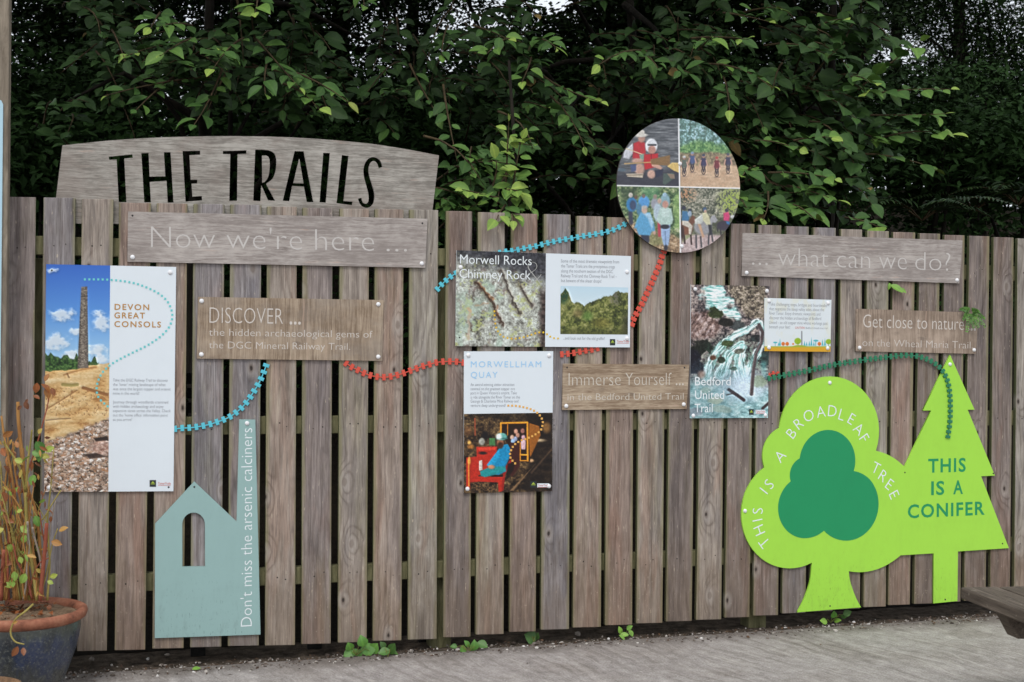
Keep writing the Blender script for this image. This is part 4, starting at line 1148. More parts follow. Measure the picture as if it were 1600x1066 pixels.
# ---- little white text panel with a strip of tiny trees
def strip_art(X, Y):
    P2 = Paint((X - 1060) * 4.4407, (Y - 430) * 4.4407, (226, 234, 236))
    x, y = P2.X, P2.Y
    put, ell, line = P2.put, P2.ell, P2.line
    put(1 - sst(fbm(X / 30, Y / 12, 200, 4), .5, .75), (228, 236, 240)); put(sst(fbm(X / 9, Y / 20, 203, 3), .58, .72) * .25, (232, 224, 180))
    for cx, h in ((705, 50), (875, 34), (890, 28), (908, 34), (923, 60), (940, 30), (1000, 46), (1017, 52), (696, 26)):
        put(P2.poly([(cx - 7, 490), (cx, 490 - h), (cx + 7, 490)], 1.5), (84, 186, 196))
    put(line([(672, 490), (672, 470)], 4, 1.5), (84, 170, 180)); put(ell(672, 468, 14, 6, .3), (84, 186, 196)); put(line([(953, 490), (953, 460)], 5, 1.5), (84, 170, 180)); put(ell(954, 455, 17, 7, .3), (84, 186, 196))
    for cx in (727, 755, 978): put(ell(cx, 477, 12.5, 13, .2), (226, 120, 50)); put(line([(cx, 478), (cx, 492)], 2.5, 1), (180, 90, 40))
    put(ell(796, 478, 7, 7, .3), (226, 130, 60))
    put(line([(856, 492), (856, 392)], 9, 2), (142, 146, 148))
    put(ell(828, 458, 23, 22, .15), (152, 188, 44)); put(line([(830, 470), (830, 492)], 5, 1.5), (120, 150, 40)); put(ell(1042, 462, 20, 18, .15), (152, 188, 44)); put(line([(1042, 470), (1042, 490)], 4, 1.5), (120, 150, 40))
    put(sst(y, 492 - 8 * sst(np.abs(x - 840), 60, 10), 495 - 8 * sst(np.abs(x - 840), 60, 10)), (166, 182, 60)); put(sst(y, 499, 503), (222, 168, 44))
    return P2.C
strip_art_ref[0] = strip_art
q = [(1195, 465.6), (1299.2, 468.7), (1297.6, 549.9), (1194.4, 548.7)]
yk = YB - .0085
r, b = board('text_panel', q, yk, .006, PANEL, 'small white text panel with a strip of tiny drawn trees, right of the waterfall picture')
link('picture', print_mesh('picture', q, yk - .0005, .45, strip_art), r)
T = Text(yk - .0011)
para(T, 1201.9, [("Take challenging steps, bridges and boardwalks", 477.5, 1292, 480), ("that negotiate the steep valley sides above the", 484.9, 1287.5, 486.6), ("River Tamar. Enjoy dramatic viewpoints and", 491.8, 1281.8, 493.4), ("discover the hidden archaeology of Bedford", 498.9, 1283, 500.4), ("United \u2013 an old copper mine whose workings pass", 506.3, 1293, 507.8), ("beneath your feet!", 513.1, 1234.5, 513.6)], 4.8)
T.line('Bedford United mine trail', (1259, 514), (1293, 514.5), 3.0, -.01)
T.build('small_print', GREYT, r, True)
Text(yk - .0011).line('CAUTION', (1242.4, 513.8), (1257, 514), 3.2, .0).build('red_print', REDT, r)
caps(r, [(1201.4, 470.5), (1293.7, 473.9), (1201.4, 543.3), (1293, 544.2)], yk)

# ---- round panel of four pictures
def round_photo(X, Y):
    P2 = Paint((X - 940) * 4.4417, (Y - 170) * 4.4417)
    x, y = P2.X, P2.Y
    put, poly, ell, line = P2.put, P2.poly, P2.ell, P2.line
    n = fbm(X / 10, Y / 8, 220, 4); f = fbm(X / 3, Y / 3, 225, 3); f2 = fbm(X / 2.2, Y / 2.2, 226, 3)
    xm = 535 + 13 * (y - 68) / 932; ym = 533 + 20 * (x - 117) / 845
    TLm = sst(-(x - xm), 0, 4) * sst(-(y - ym), 0, 4); TRm = sst(x - xm, 0, 4) * sst(-(y - ym), 0, 4); BLm = sst(-(x - xm), 0, 4) * sst(y - ym, 0, 4); BRm = sst(x - xm, 0, 4) * sst(y - ym, 0, 4)
    # canoeists
    put(TLm, P2.pal(fbm(X / 14, Y / 2.2, 230, 4), [(.3, (66, 68, 72)), (.55, (96, 98, 102)), (.8, (134, 136, 138))]))
    put(TLm * sst(y + .1 * x, 430, 500) * .85, (44, 42, 52))
    def t(m, c): put(m * TLm, c)
    t(poly([(160, 290), (215, 240), (225, 300), (190, 350), (150, 340)], 6), (206, 206, 212)); t(poly([(222, 240), (260, 225), (300, 235), (306, 300), (300, 350), (215, 345)], 5), (192, 36, 44)); t(ell(278, 205, 24, 30, .3), (190, 140, 120)); t(ell(272, 184, 46, 14, .3), (224, 218, 206)); t(ell(276, 165, 24, 18, .3), (214, 206, 194))
    t(poly([(262, 318), (296, 312), (296, 360), (268, 358)], 5), (120, 160, 140)); t(ell(250, 362, 40, 16, .4), (196, 150, 130)); t(ell(264, 420, 34, 40, .3), (196, 150, 130)); t(poly([(200, 390), (240, 384), (240, 430), (206, 440)], 5), (70, 80, 120))
    t(ell(346, 258, 42, 50, .15), (228, 230, 234)); t(ell(350, 285, 26, 30, .25), (190, 134, 116)); t(line([(326, 252), (376, 252)], 12, 4), (40, 40, 46)); t(poly([(295, 318), (392, 310), (392, 400), (300, 425), (292, 370)], 5), (196, 30, 38)); t(line([(345, 315), (348, 400)], 5, 3), (120, 20, 26))
    t(poly([(340, 365), (405, 395), (424, 410), (410, 424), (350, 400)], 5), (206, 156, 134)); t(ell(346, 455, 28, 30, .3), (206, 160, 140)); t(poly([(370, 430), (430, 420), (420, 460), (376, 480)], 5), (40, 40, 60))
    t(poly([(338, 352), (475, 322), (475, 396), (345, 388)], 4), (132, 96, 56)); t(poly([(456, 400), (490, 374), (540, 376), (540, 446), (500, 430)], 4), (220, 184, 104)); t(line([(160, 382), (340, 372)], 8, 3), (190, 150, 90)); t(line([(170, 276), (280, 316)], 6, 2), (214, 194, 150))
    t(poly([(170, 452), (290, 450), (286, 480), (180, 472)], 4), (196, 180, 156)); t(line([(175, 462), (285, 460)], 5, 2), (90, 70, 56)); t(ell(140, 424, 30, 12, .4), (80, 96, 108)); t(poly([(430, 450), (500, 445), (510, 480), (440, 530), (425, 520)], 5), (70, 84, 76)); t(poly([(455, 450), (505, 455), (508, 486), (480, 486)], 4), (140, 116, 96))
    # cyclists
    put(TRm, P2.pal(f, [(.3, (74, 104, 96)), (.5, (110, 150, 140)), (.65, (150, 190, 196)), (.8, (190, 216, 226))]))
    put(TRm * sst(fbm(X / 1.6, Y / 14, 240, 2), .55, .7) * (1 - sst(y, 230, 260)) * .5, (60, 78, 60))
    put(TRm * sst(y + 50 * (n - .5) - .25 * np.abs(x - 700), 190, 235), P2.pal(f, [(.3, (62, 110, 60)), (.7, (136, 176, 104))]))
    put(TRm * sst(y + 30 * (n - .5), 298, 318), P2.pal(f, [(.3, (110, 96, 76)), (.7, (168, 148, 112))])); put(TRm * sst(y + 12 * (n - .5), 385, 402), P2.pal(n, [(.3, (196, 158, 124)), (.7, (216, 182, 148))]))
    def t(m, c): put(m * TRm, c)
    for cx, cy, c, hc in ((574, 380, (90, 100, 90), (190, 190, 190)), (630, 352, (70, 86, 130), (120, 140, 170)), (708, 368, (60, 56, 88), (60, 66, 90)), (800, 385, (120, 50, 56), (190, 70, 66)), (878, 362, (66, 62, 84), (80, 80, 96))):
        t(ell(cx + 4, cy + 92, 22, 5, .5) * .5, (120, 96, 84))
        t(np.clip(ell(cx, cy + 62, 15, 28, .15) - ell(cx, cy + 62, 10, 22, .2), 0, 1), (52, 44, 46)); t(line([(cx - 14, cy + 16), (cx, cy + 70), (cx + 14, cy + 16)], 9, 3), (60, 52, 60)); t(ell(cx, cy, 21, 32, .3), c); t(line([(cx - 18, cy - 8), (cx - 26, cy + 26)], 8, 3), (200, 150, 130)); t(line([(cx + 18, cy - 8), (cx + 28, cy + 26)], 8, 3), (200, 150, 130)); t(ell(cx, cy - 38, 10, 13, .3), (176, 130, 110)); t(ell(cx, cy - 45, 11, 9, .3), hc)
    # walkers
    put(BLm, P2.pal(.4 * n + .6 * f, [(.3, (38, 60, 34)), (.48, (88, 116, 70)), (.6, (136, 150, 96)), (.75, (196, 200, 160))]))
    put(BLm * poly([(280, 540), (400, 540), (400, 640), (280, 640)], 20) * .5, (90, 160, 110))
    put(BLm * poly([(500, 620), (545, 560), (548, 830), (510, 830)], 14) * .6, (150, 190, 100)); put(BLm * poly([(130, 560), (250, 545), (250, 620), (150, 640)], 14) * .6, (48, 60, 40))
    put(BLm * sst(y - .3 * x + 50 * (n - .5), 690, 760), P2.pal(f, [(.3, (110, 84, 58)), (.6, (170, 134, 96)), (.8, (208, 184, 150))]))
    put(BLm * poly([(330, 880), (430, 800), (440, 940), (330, 960)], 16) * .5, (110, 130, 70))
    def t(m, c): put(m * BLm, c)
    t(line([(200, 720), (205, 790)], 30, 8), (50, 50, 66)); t(ell(210, 665, 38, 50, .2), (46, 116, 176)); t(ell(218, 670, 22, 34, .25), (52, 66, 96)); t(ell(202, 600, 15, 17, .3), (196, 186, 176))
    t(ell(294, 650, 40, 46, .2), (80, 150, 214)); t(ell(292, 606, 12, 14, .3), (120, 96, 84)); t(ell(262, 700, 20, 40, .3), (70, 120, 150)); t(ell(238, 615, 12, 14, .3), (96, 70, 56))
    t(ell(368, 660, 26, 40, .3), (150, 150, 160)); t(ell(372, 610, 14, 16, .3), (150, 130, 116)); t(ell(442, 640, 34, 50, .25), (132, 170, 180)); t(ell(438, 598, 14, 16, .3), (150, 180, 200))
    t(ell(392, 720, 32, 64, .25), (176, 194, 206)); t(ell(402, 640, 14, 18, .3), (196, 160, 140)); t(line([(398, 790), (402, 880)], 20, 6), (190, 50, 70))
    t(line([(300, 850), (305, 915)], 56, 8), (40, 42, 58)); t(poly([(272, 720), (336, 720), (366, 800), (372, 856), (350, 850), (336, 880), (258, 876), (240, 830), (225, 830), (246, 770)], 6), (86, 160, 206)); t(poly([(285, 725), (340, 725), (362, 790), (350, 840), (320, 760)], 8) * .7, (196, 220, 236)); t(ell(298, 702, 20, 26, .3), (204, 168, 148)); t(ell(298, 684, 20, 12, .4), (186, 176, 166)); t(ell(368, 862, 9, 14, .4), (206, 160, 140))
    t(poly([(412, 800), (478, 800), (474, 880), (466, 940), (446, 975), (428, 940), (414, 880)], 5), (150, 178, 216)); t(line([(442, 850), (446, 960)], 6, 4) * .7, (90, 110, 150)); t(poly([(405, 690), (440, 680), (484, 695), (498, 770), (488, 800), (470, 806), (412, 806), (390, 790), (384, 760)], 6), (184, 210, 200)); t(poly([(415, 700), (470, 700), (466, 750), (420, 750)], 8) * .6, (214, 232, 226)); t(ell(442, 664, 22, 26, .3), (198, 142, 124)); t(ell(440, 820, 32, 16, .3), (36, 36, 46)); t(ell(446, 966, 14, 20, .4), (40, 40, 50))
    # riders
    put(BRm, P2.pal(.45 * n + .55 * f2, [(.3, (56, 60, 46)), (.48, (110, 112, 92)), (.6, (158, 152, 132)), (.75, (200, 194, 176))]))
    put(BRm * ell(900, 640, 80, 90, .7) * sst(f2, .42, .6), (160, 180, 70)); put(BRm * ell(590, 590, 60, 50, .7) * sst(f2, .45, .6) * .8, (206, 140, 96))
    put(BRm * sst(y + 20 * (n - .5), 730, 770) * .6, (70, 74, 48)); put(BRm * sst(y + 14 * (n - .5), 860, 885), P2.pal(f, [(.3, (176, 150, 146)), (.7, (206, 184, 180))])); put(BRm * poly([(560, 880), (640, 870), (560, 930)], 8) * .8, (140, 150, 96))
    def t(m, c): put(m * BRm, c)
    def legs(L, w, c):
        for a in L: t(line(a, w, 3), c)
    legs([[(572, 860), (578, 935)], [(618, 850), (624, 940)]], 12, (54, 34, 30)); t(ell(588, 824, 48, 52, .2), (122, 70, 48)); t(ell(560, 860, 14, 50, .4), (56, 34, 30)); t(poly([(610, 770), (630, 740), (648, 750), (650, 790), (620, 810)], 5), (112, 66, 48))
    t(poly([(560, 775), (600, 780), (632, 815), (620, 875), (606, 870), (604, 826), (560, 806)], 5), (206, 196, 180)); t(poly([(560, 710), (594, 712), (610, 745), (604, 780), (556, 776)], 5), (60, 112, 156)); t(ell(570, 688, 15, 14, .3), (46, 46, 60)); t(ell(612, 708, 12, 14, .3), (40, 44, 60)); t(ell(612, 730, 14, 20, .3), (150, 170, 190))
    legs([[(656, 880), (658, 965)], [(688, 890), (694, 960)], [(745, 870), (742, 940)], [(762, 850), (772, 920)]], 12, (70, 66, 70)); t(ell(704, 820, 62, 56, .2), (150, 148, 152)); t(poly([(740, 790), (764, 745), (785, 738), (806, 775), (790, 792), (770, 790), (760, 830)], 5), (164, 162, 166)); t(poly([(660, 780), (680, 775), (714, 890), (700, 896)], 6), (204, 156, 120)); t(poly([(645, 770), (690, 735), (720, 730), (716, 770), (690, 800), (650, 800)], 6), (206, 208, 200))
    t(poly([(700, 725), (728, 718), (748, 750), (758, 806), (730, 808), (704, 775)], 5), (212, 206, 164)); t(ell(716, 698, 13, 15, .3), (58, 84, 120)); t(ell(720, 712, 9, 11, .4), (190, 150, 130)); t(poly([(740, 805), (764, 806), (768, 870), (750, 880)], 5), (40, 38, 44))
    legs([[(826, 840), (830, 880)], [(806, 830), (806, 850)]], 9, (40, 34, 40)); t(ell(846, 812, 48, 34, .25), (52, 44, 56)); t(poly([(845, 725), (880, 715), (890, 745), (884, 780), (848, 776)], 5), (214, 60, 110)); t(ell(868, 706, 12, 12, .3), (60, 50, 70)); t(poly([(862, 780), (890, 785), (888, 805), (870, 800)], 4), (50, 110, 170)); t(ell(910, 750, 16, 12, .4), (190, 190, 190))
    # white rules
    P2.C = P2.C * (.90 + .2 * fbm(X / 2.0, Y / 2.0, 300, 3))[..., None]
    P2.C = P2.C * .86 + np.array([28, 30, 32])  # haze painted into the print: colours lifted and flattened
    put(line([(535, 60), (548, 1010)], 9, 2), (236, 238, 242)); put(line([(110, 533), (970, 553)], 8, 2), (236, 238, 242))
    return P2.C
yc = -.026
Ct = P(1061.4, 290.2, yc); Rr_ = abs(P(1061.4, 185.2, yc)[2] - P(1061.4, 395.2, yc)[2]) / 2
r = empty('round_panel', (Ct[0], yc, Ct[2] - Rr_), 'round panel of four pictures parted by white rules, standing up above the fence top', 'sign')
th = np.linspace(0, 2 * math.pi, 97)[:-1]
DARKB = mat_plain('dark_board_edge', (70, 66, 62), .7, .3)
link('board', plate_mesh('board', [[(Ct[0] + Rr_ * math.cos(a), Ct[2] + Rr_ * math.sin(a)) for a in th]], yc, .008, DARKB), r)
def round_mesh():
    nr, na = 170, 620
    rr = np.linspace(.002, .997, nr) * Rr_; aa = np.linspace(0, 2 * math.pi, na, endpoint=False)
    RR, AA = np.meshgrid(rr, aa, indexing='ij')
    V = np.stack([Ct[0] + RR * np.cos(AA), np.full(RR.shape, yc - .0006), Ct[2] + RR * np.sin(AA)], -1)
    c = (V - CAMP) @ CM.T
    X = 800 + F * c[..., 0] / c[..., 1]; Y = 533 - F * c[..., 2] / c[..., 1]
    gx, gy = np.meshgrid(np.arange(960, 1164, .5), np.arange(180, 400, .5))
    D = finish(round_photo(gx, gy))
    fx = np.clip((X - 960) / .5, 0, D.shape[1] - 1.01); fy = np.clip((Y - 180) / .5, 0, D.shape[0] - 1.01)
    ix, iy = fx.astype(int), fy.astype(int); tx, ty = (fx - ix)[..., None], (fy - iy)[..., None]
    C = (D[iy, ix] * (1 - tx) + D[iy, ix + 1] * tx) * (1 - ty) + (D[iy + 1, ix] * (1 - tx) + D[iy + 1, ix + 1] * tx) * ty
    i = np.arange(nr * na).reshape(nr, na); j = np.roll(i, -1, 1)
    f = np.stack([i[:-1], i[1:], j[1:], j[:-1]], -1).reshape(-1)
    return np_mesh('picture', V.reshape(-1, 3), f, np.full((nr - 1) * na, 4), PRINT, lin(np.clip(C, 0, 255)).reshape(-1, 3) * PK, smooth=False)
link('picture', round_mesh(), r)
caps(r, [(1062.3, 256), (1065, 385)], yc)
link('spacer', bevel_mesh('spacer', *box_v(Ct[0] - .03, Ct[0] + .03, yc + .0085, -.0015, Ct[2] - Rr_ + .03, Ct[2] - Rr_ + .13), DARKB, 0), r)

# ================================================================== railway-track cut-outs between the boards
def sleeper_mesh(mat, a, b):
    return bevel_mesh('sleeper', *box_v(-a / 2, a / 2, 0, .006, -b / 2, b / 2), mat, .0006)
def track(label, mat, segs, y, spacing, sa, sb, wr, group='railway track cut-outs'):
    """segs: photo centre line; sleepers sized in photo pixels along / across the line"""
    p0 = segs[0][0]
    root = root_px('railway_track', p0, y, label, 'sign', group)
    m_px = 1 / (F / (CAMP[1] * -1)) * 1.0
    mid = segs[0][len(segs[0]) // 2]
    k = np.linalg.norm(P(mid[0], mid[1] + 1, y) - P(mid[0], mid[1], y))
    sm = None
    tb = Tubes()
    V, Fc = [], []
    for sg in segs:
        L = resample(catmull(sg, 8), 2.0)
        W = [np.array(uv(p, y)) for p in L]
        for i, p in enumerate(W):
            d = W[min(i + 1, len(W) - 1)] - W[max(i - 1, 0)]; d = d / np.linalg.norm(d)
            n_ = np.array([-d[1], d[0]]) * wr * k / 2
            for s in (1, -1):
                q = p + n_ * s
                V.append((q[0], y + .0015, q[1])); V.append((q[0], y + .0045, q[1]))
            if i:
                o = len(V) - 8
                Fc += [(o, o + 4, o + 6, o + 2), (o + 1, o + 3, o + 7, o + 5), (o, o + 1, o + 5, o + 4), (o + 2, o + 6, o + 7, o + 3)]
        S = resample(catmull(sg, 8), spacing)
        for i, p in enumerate(S):
            a = np.array(uv(S[max(i - 1, 0)], y)); b_ = np.array(uv(S[min(i + 1, len(S) - 1)], y))
            ang = math.atan2(b_[1] - a[1], b_[0] - a[0])
            if sm is None: sm = sleeper_mesh(mat, sa * k, sb * k)
            o = inst('sleeper', sm, root, tuple(P(p[0], p[1], y)))
            o.rotation_euler = (0, -ang, 0)
    me = mesh('rail_line', V, Fc, mat)
    bm = bmesh.new(); bm.from_mesh(me); bmesh.ops.recalc_face_normals(bm, faces=list(bm.faces)); bm.to_mesh(me); bm.free()
    link('rail_line', me, root)
    return root
AQUA = mat_plain('aqua_metal', (92, 196, 214), .5, .4, .25)
CORAL = mat_plain('coral_metal', (214, 84, 66), .5, .4, .25)
PINE = mat_plain('pine_green_metal', (44, 124, 90), .5, .4, .25)
zq = lambda L, s, ox, oy: [(ox + x / s, oy + y / s) for x, y in L]
YK = -.0075
track('aqua railway-track cut-out curving up from the chimney panel to the DISCOVER board', AQUA, [zq([(14, 915), (60, 910), (105, 908), (150, 902), (190, 895), (230, 885), (270, 872), (310, 857), (345, 840), (380, 815), (412, 787), (440, 755), (465, 720), (487, 685), (508, 650), (527, 612), (543, 573), (556, 537)], 3.807, 270, 430)], YK, 10.9, 5.4, 9.6, 1.7)
track('aqua railway-track cut-out running from the rock panel up to the round panel', AQUA, [zq([(1080, 1035), (1108, 1005), (1133, 982), (1168, 955)], 3.807, 400, 180) + [(735, 414), (765, 400)] + zq([(520, 114), (570, 108), (663, 90), (757, 72), (848, 48), (940, 28)], 4.845, 680, 370) + zq([(335, 256), (447, 236), (557, 217), (627, 200), (692, 170), (735, 142)], 4, 800, 310)], YK + .001, 9.6, 4.8, 8.6, 1.6)
track('coral railway-track cut-out sagging from the DISCOVER board to the mine train panel', CORAL, [zq([(65, 757), (118, 792), (175, 820), (230, 848), (292, 870), (352, 882), (416, 886), (478, 880), (543, 865), (603, 846), (660, 826), (718, 805), (778, 783), (838, 767), (898, 750), (960, 742), (1020, 740), (1080, 742), (1150, 752)], 5.924, 530, 440)], YK, 10.6, 5.2, 10.0, 1.6)
track('short coral railway-track cut-out just under the rock panel', CORAL, [zq([(112, 208), (167, 203), (225, 195), (277, 185), (335, 173), (392, 165), (455, 150)], 6.154, 860, 520)], YK, 9.2, 5.2, 9.4, 1.5)
track('coral railway-track cut-out climbing from the rock panel to the round panel', CORAL, [zq([(1490, 665), (1505, 620), (1530, 575), (1553, 535), (1575, 492), (1597, 445)], 4.845, 680, 370) + zq([(852, 578), (868, 543), (884, 507), (900, 470), (915, 436), (928, 402), (938, 365), (952, 330)], 4, 800, 310)], YK, 9.2, 6.0, 9.6, 1.6)
track('tiny coral railway-track scrap right beside the waterfall picture', CORAL, [zq([(632, 694), (660, 681), (692, 683)], 4.44, 1060, 430)], YK, 6.5, 4.0, 6.5, 1.4)
track('green railway-track cut-out arching right from the waterfall picture and down over the conifer', PINE, [zq([(240, 838), (310, 823), (350, 815), (460, 793), (570, 768), (680, 750), (760, 738), (830, 730), (900, 721), (960, 717), (1010, 722), (1060, 737), (1100, 757), (1135, 787), (1160, 825), (1175, 870), (1183, 930)], 3.332, 1130, 340) + zq([(250, 200), (249, 250), (246, 280), (241, 314)], 2.368, 1380, 550)], YB - .0075, 8.1, 4.4, 8.4, 1.6)

# ================================================================== yard furniture
def mat_oldwood(name, c1, c2):
    w = NT(name)
    n = w.noise(w.coord((90, 5, 90)), 1.0, 6, .65, .5); n2 = w.noise(w.coord((14, 3, 14), offset=(2, 5, 1)), 1.0, 5, .6)
    g = w.math('ADD', w.math('MULTIPLY', n, .6), w.math('MULTIPLY', n2, .4))
    col = w.ramp(g, [(.3, srgb(*c1)), (.55, srgb(*[(a + b) / 2 for a, b in zip(c1, c2)])), (.72, srgb(*c2))])
    sp = w.smooth(w.noise(w.coord((26, 26, 26)), 1.0, 3, .6), .66, .72)
    col = w.mix(w.math('MULTIPLY', sp, .5), col, srgb(150, 142, 130))
    ck = w.smooth(w.noise(w.coord((150, 3, 150)), 1.0, 3, .6), .62, .70)
    col = w.mix(w.math('MULTIPLY', ck, .6), col, srgb(34, 29, 25))
    w.bump(w.math('SUBTRACT', g, w.math('MULTIPLY', ck, .3)), .8, .008)
    return w.fin(col, .85, .25)
OLD = mat_oldwood('old_bench_timber', (58, 50, 43), (150, 137, 123))
zs = .43
A = G(1501, 917.5, zs); Bp = G(1600, 955.5, zs); C = G(1535, 912.3, zs)
du = np.array([Bp[0] - A[0], Bp[1] - A[1]]); du /= np.linalg.norm(du)      # along the planks, towards the viewer
dv = np.array([-du[1], du[0]])
if dv[0] < 0: dv = -dv
bench = empty('bench', (A[0] + du[0] * .8 + dv[0] * .2, A[1] + du[1] * .8 + dv[1] * .2, 0), 'low weathered timber bench whose plank end juts in beside the conifer cut-out', 'bench')
def obox(name, a0, a1, b0, b1, z0, z1, cham=0, mat=OLD, bw=.006):
    """box laid out along the bench: a = along the planks, b = across"""
    pts = []
    for z in (z0, z1):
        for a, b in ((a0, b0), (a1, b0), (a1, b1), (a0, b1)):
            pts.append((A[0] + du[0] * a + dv[0] * b, A[1] + du[1] * a + dv[1] * b, z))
    if cham:
        for i in (0, 1):
            pts[i] = (pts[i][0] + dv[0] * cham, pts[i][1] + dv[1] * cham, pts[i][2])
    v, f = box_v(0, 1, 0, 1, 0, 1)
    me = bevel_mesh(name, pts, f, mat, bw, 2)
    ang = math.atan2(du[1], du[0]) - math.pi / 2
    o = link(name, me, bench, (A[0], A[1], z0))
    me.transform(Matrix.Rotation(-ang, 4, 'Z')); o.rotation_euler = (0, 0, ang)
    return o
for i in range(3):
    obox('plank', random.uniform(-.004, .004), 1.9, i * .148, i * .148 + .140, zs - .042, zs)
for a in (.11, 1.6):
    bx = .058
    obox('bearer', a, a + .075, bx, .50, zs - .15, zs - .043, .06)
    obox('leg', a, a + .075, .52, .60, 0, zs - .043)

PW = mat_bark('grey_post_timber', (104, 94, 82), (158, 146, 130))
pxr0, pxr1 = P(15, 0, -.12), P(9, 680, -.12)
post = empty('sign_post', (pxr1[0] - .06, -.09, 0), 'tall square grey-brown timber post at the left edge, standing in front of the fence', 'post')
zt = P(15, -160, -.12)[2]
xb = pxr1[0] + (pxr1[0] - pxr0[0]) * (pxr1[2] / (pxr0[2] - pxr1[2])); xt = pxr1[0] + (pxr0[0] - pxr1[0]) * (zt - pxr1[2]) / (pxr0[2] - pxr1[2])
v, f = box_v(0, 1, 0, 1, 0, 1)
pv = [(xb - .11, -.12, -.01), (xb, -.12, -.01), (xb, -.025, -.01), (xb - .11, -.025, -.01), (xt - .11, -.12, zt), (xt, -.12, zt), (xt, -.025, zt), (xt - .11, -.025, zt)]
link('timber', bevel_mesh('timber', pv, f, PW, .005, 2), post)
PBL = mat_plain('pale_blue_laminate', (176, 208, 222), .35, .4, .05)
e = P(3.5, 300, -.128)
nb = empty('notice_board', (e[0] - .2, -.128, P(3, 700, -.128)[2]), 'pale blue notice board fixed to the tall post, only its edge in view', 'sign')
zt_, zb_ = P(3, 155, -.128)[2], P(3, 690, -.128)[2]
xe = e[0]; rr = .02
lp = [(xe - .42, zb_), (xe, zb_), (xe, zt_ - rr), (xe - rr * .3, zt_ - rr * .3), (xe - rr, zt_), (xe - .42, zt_)]
link('panel', plate_mesh('panel', [lp], -.128, .006, PBL), nb)
BLU2 = mat_plain('blue_print', (104, 150, 176), .5, .3, .1)
link('heading', plate_mesh('heading', [[(xe - .38, zt_ - .12), (xe - .04, zt_ - .12), (xe - .04, zt_ - .05), (xe - .38, zt_ - .05)]], -.1286, .0004, BLU2), nb)

# ---- glazed pot with its withered shrub
pc = PD(36, 955, 4.72)
hz = pc[2]
def mat_glaze():
    w = NT('blue_glaze')
    co = w.n('TexCoord', out=None).outputs['Object']
    z = w.n('SeparateXYZ', {0: co}, out=2)
    n = w.noise(w.n('VectorMath', {0: co, 1: (9, 9, 3.0)}, operation='MULTIPLY'), 1.0, 5, .62, .8)
    sp = w.noise(co, 120, 3, .7); sp2 = w.noise(co, 46, 4, .7)
    col = w.ramp(n, [(.30, srgb(42, 46, 47)), (.44, srgb(48, 53, 60)), (.55, srgb(46, 56, 82)), (.63, srgb(52, 60, 76)), (.8, srgb(70, 74, 72))])
    top = w.smooth(w.math('ADD', z, w.math('MULTIPLY', w.math('SUBTRACT', n, .5), .12)), hz - .085, hz - .03)
    col = w.mix(w.math('MULTIPLY', top, .85), col, srgb(76, 80, 68))
    lo = w.math('SUBTRACT', 1.0, w.smooth(w.math('ADD', z, w.math('MULTIPLY', w.math('SUBTRACT', n, .5), .25)), .03, .17))
    col = w.mix(w.math('MULTIPLY', lo, .8), col, srgb(66, 66, 60))
    col = w.mix(w.math('MULTIPLY', w.smooth(sp, .52, .68), .5), col, srgb(128, 130, 122))
    col = w.mix(w.math('MULTIPLY', w.smooth(sp2, .54, .70), .5), col, srgb(98, 100, 92))
    return w.fin(col, w.math('MULTIPLY_ADD', sp2, .4, .10), .6)
def mat_terra(name='terracotta', k=(148, 94, 72)):
    w = NT(name)
    co = w.coord((1, 1, 1))
    n = w.noise(co, 16, 5, .65); n2 = w.noise(co, 90, 3, .6)
    col = w.ramp(w.math('ADD', w.math('MULTIPLY', n, .7), w.math('MULTIPLY', n2, .3)), [(.32, srgb(*[x * .66 for x in k])), (.5, srgb(*k)), (.7, srgb(min(255, k[0] + 26), k[1] + 30, k[2] + 26))])
    return w.fin(col, .75, .3)
TERRA = mat_terra()
pot = empty('plant_pot', (pc[0], pc[1], 0), 'blue glazed pot with a thick terracotta rim at the left in front of the fence', 'pot')
def place(me, name, parent, z=0):
    me.transform(Matrix.Translation((pc[0], pc[1], z))); return link(name, me, parent)
v, f = lathe([(.012, .004), (.125, .002), (.135, .012), (.142, .03), (.165, .09), (.186, .15), (.198, .20), (.203, .235), (.203, hz - .03), (.199, hz - .018), (.18, hz - .018), (.178, hz - .10), (1e-4, hz - .10)], 64)
place(mesh('body', v, f, mat_glaze(), smooth=True), 'body', pot)
v, f = lathe([(.186, hz - .030), (.206, hz - .032), (.2225, hz - .022), (.2275, hz - .006), (.224, hz + .006), (.212, hz + .011), (.198, hz + .006), (.188, hz - .006), (.185, hz - .04)], 72)
place(mesh('rim', v, f, TERRA, smooth=True), 'rim', pot)
def soil_disc(rad, z, amp):
    V, Fc = [], []
    nr, na = 16, 40
    for i in range(nr):
        for k in range(na):
            a = 2 * math.pi * k / na; q = rad * i / (nr - 1)
            x, y = q * math.cos(a), q * math.sin(a)
            V.append((x, y, z + amp * (math.sin(x * 41 + 1) * math.sin(y * 37) + .5 * math.sin(x * 97) * math.sin(y * 83 + 2)) + random.uniform(-.002, .002) + .012 * (1 - q / rad)))
    for i in range(nr - 1):
        for k in range(na): Fc.append((i * na + k, i * na + (k + 1) % na, (i + 1) * na + (k + 1) % na, (i + 1) * na + k))
    return V, Fc
v, f = soil_disc(.188, hz - .012, .005)
place(mesh('soil', v, f, mat_soil('pot_soil', (92, 74, 58), (160, 136, 112)), smooth=True), 'soil', pot)
for k in range(3):
    a = .6 + k * 2.094
    place(bevel_mesh('foot', *box_v(.10 * math.cos(a) - .02, .10 * math.cos(a) + .02, .10 * math.sin(a) - .02, .10 * math.sin(a) + .02, 0, .003), TERRA, 0), 'foot', pot)

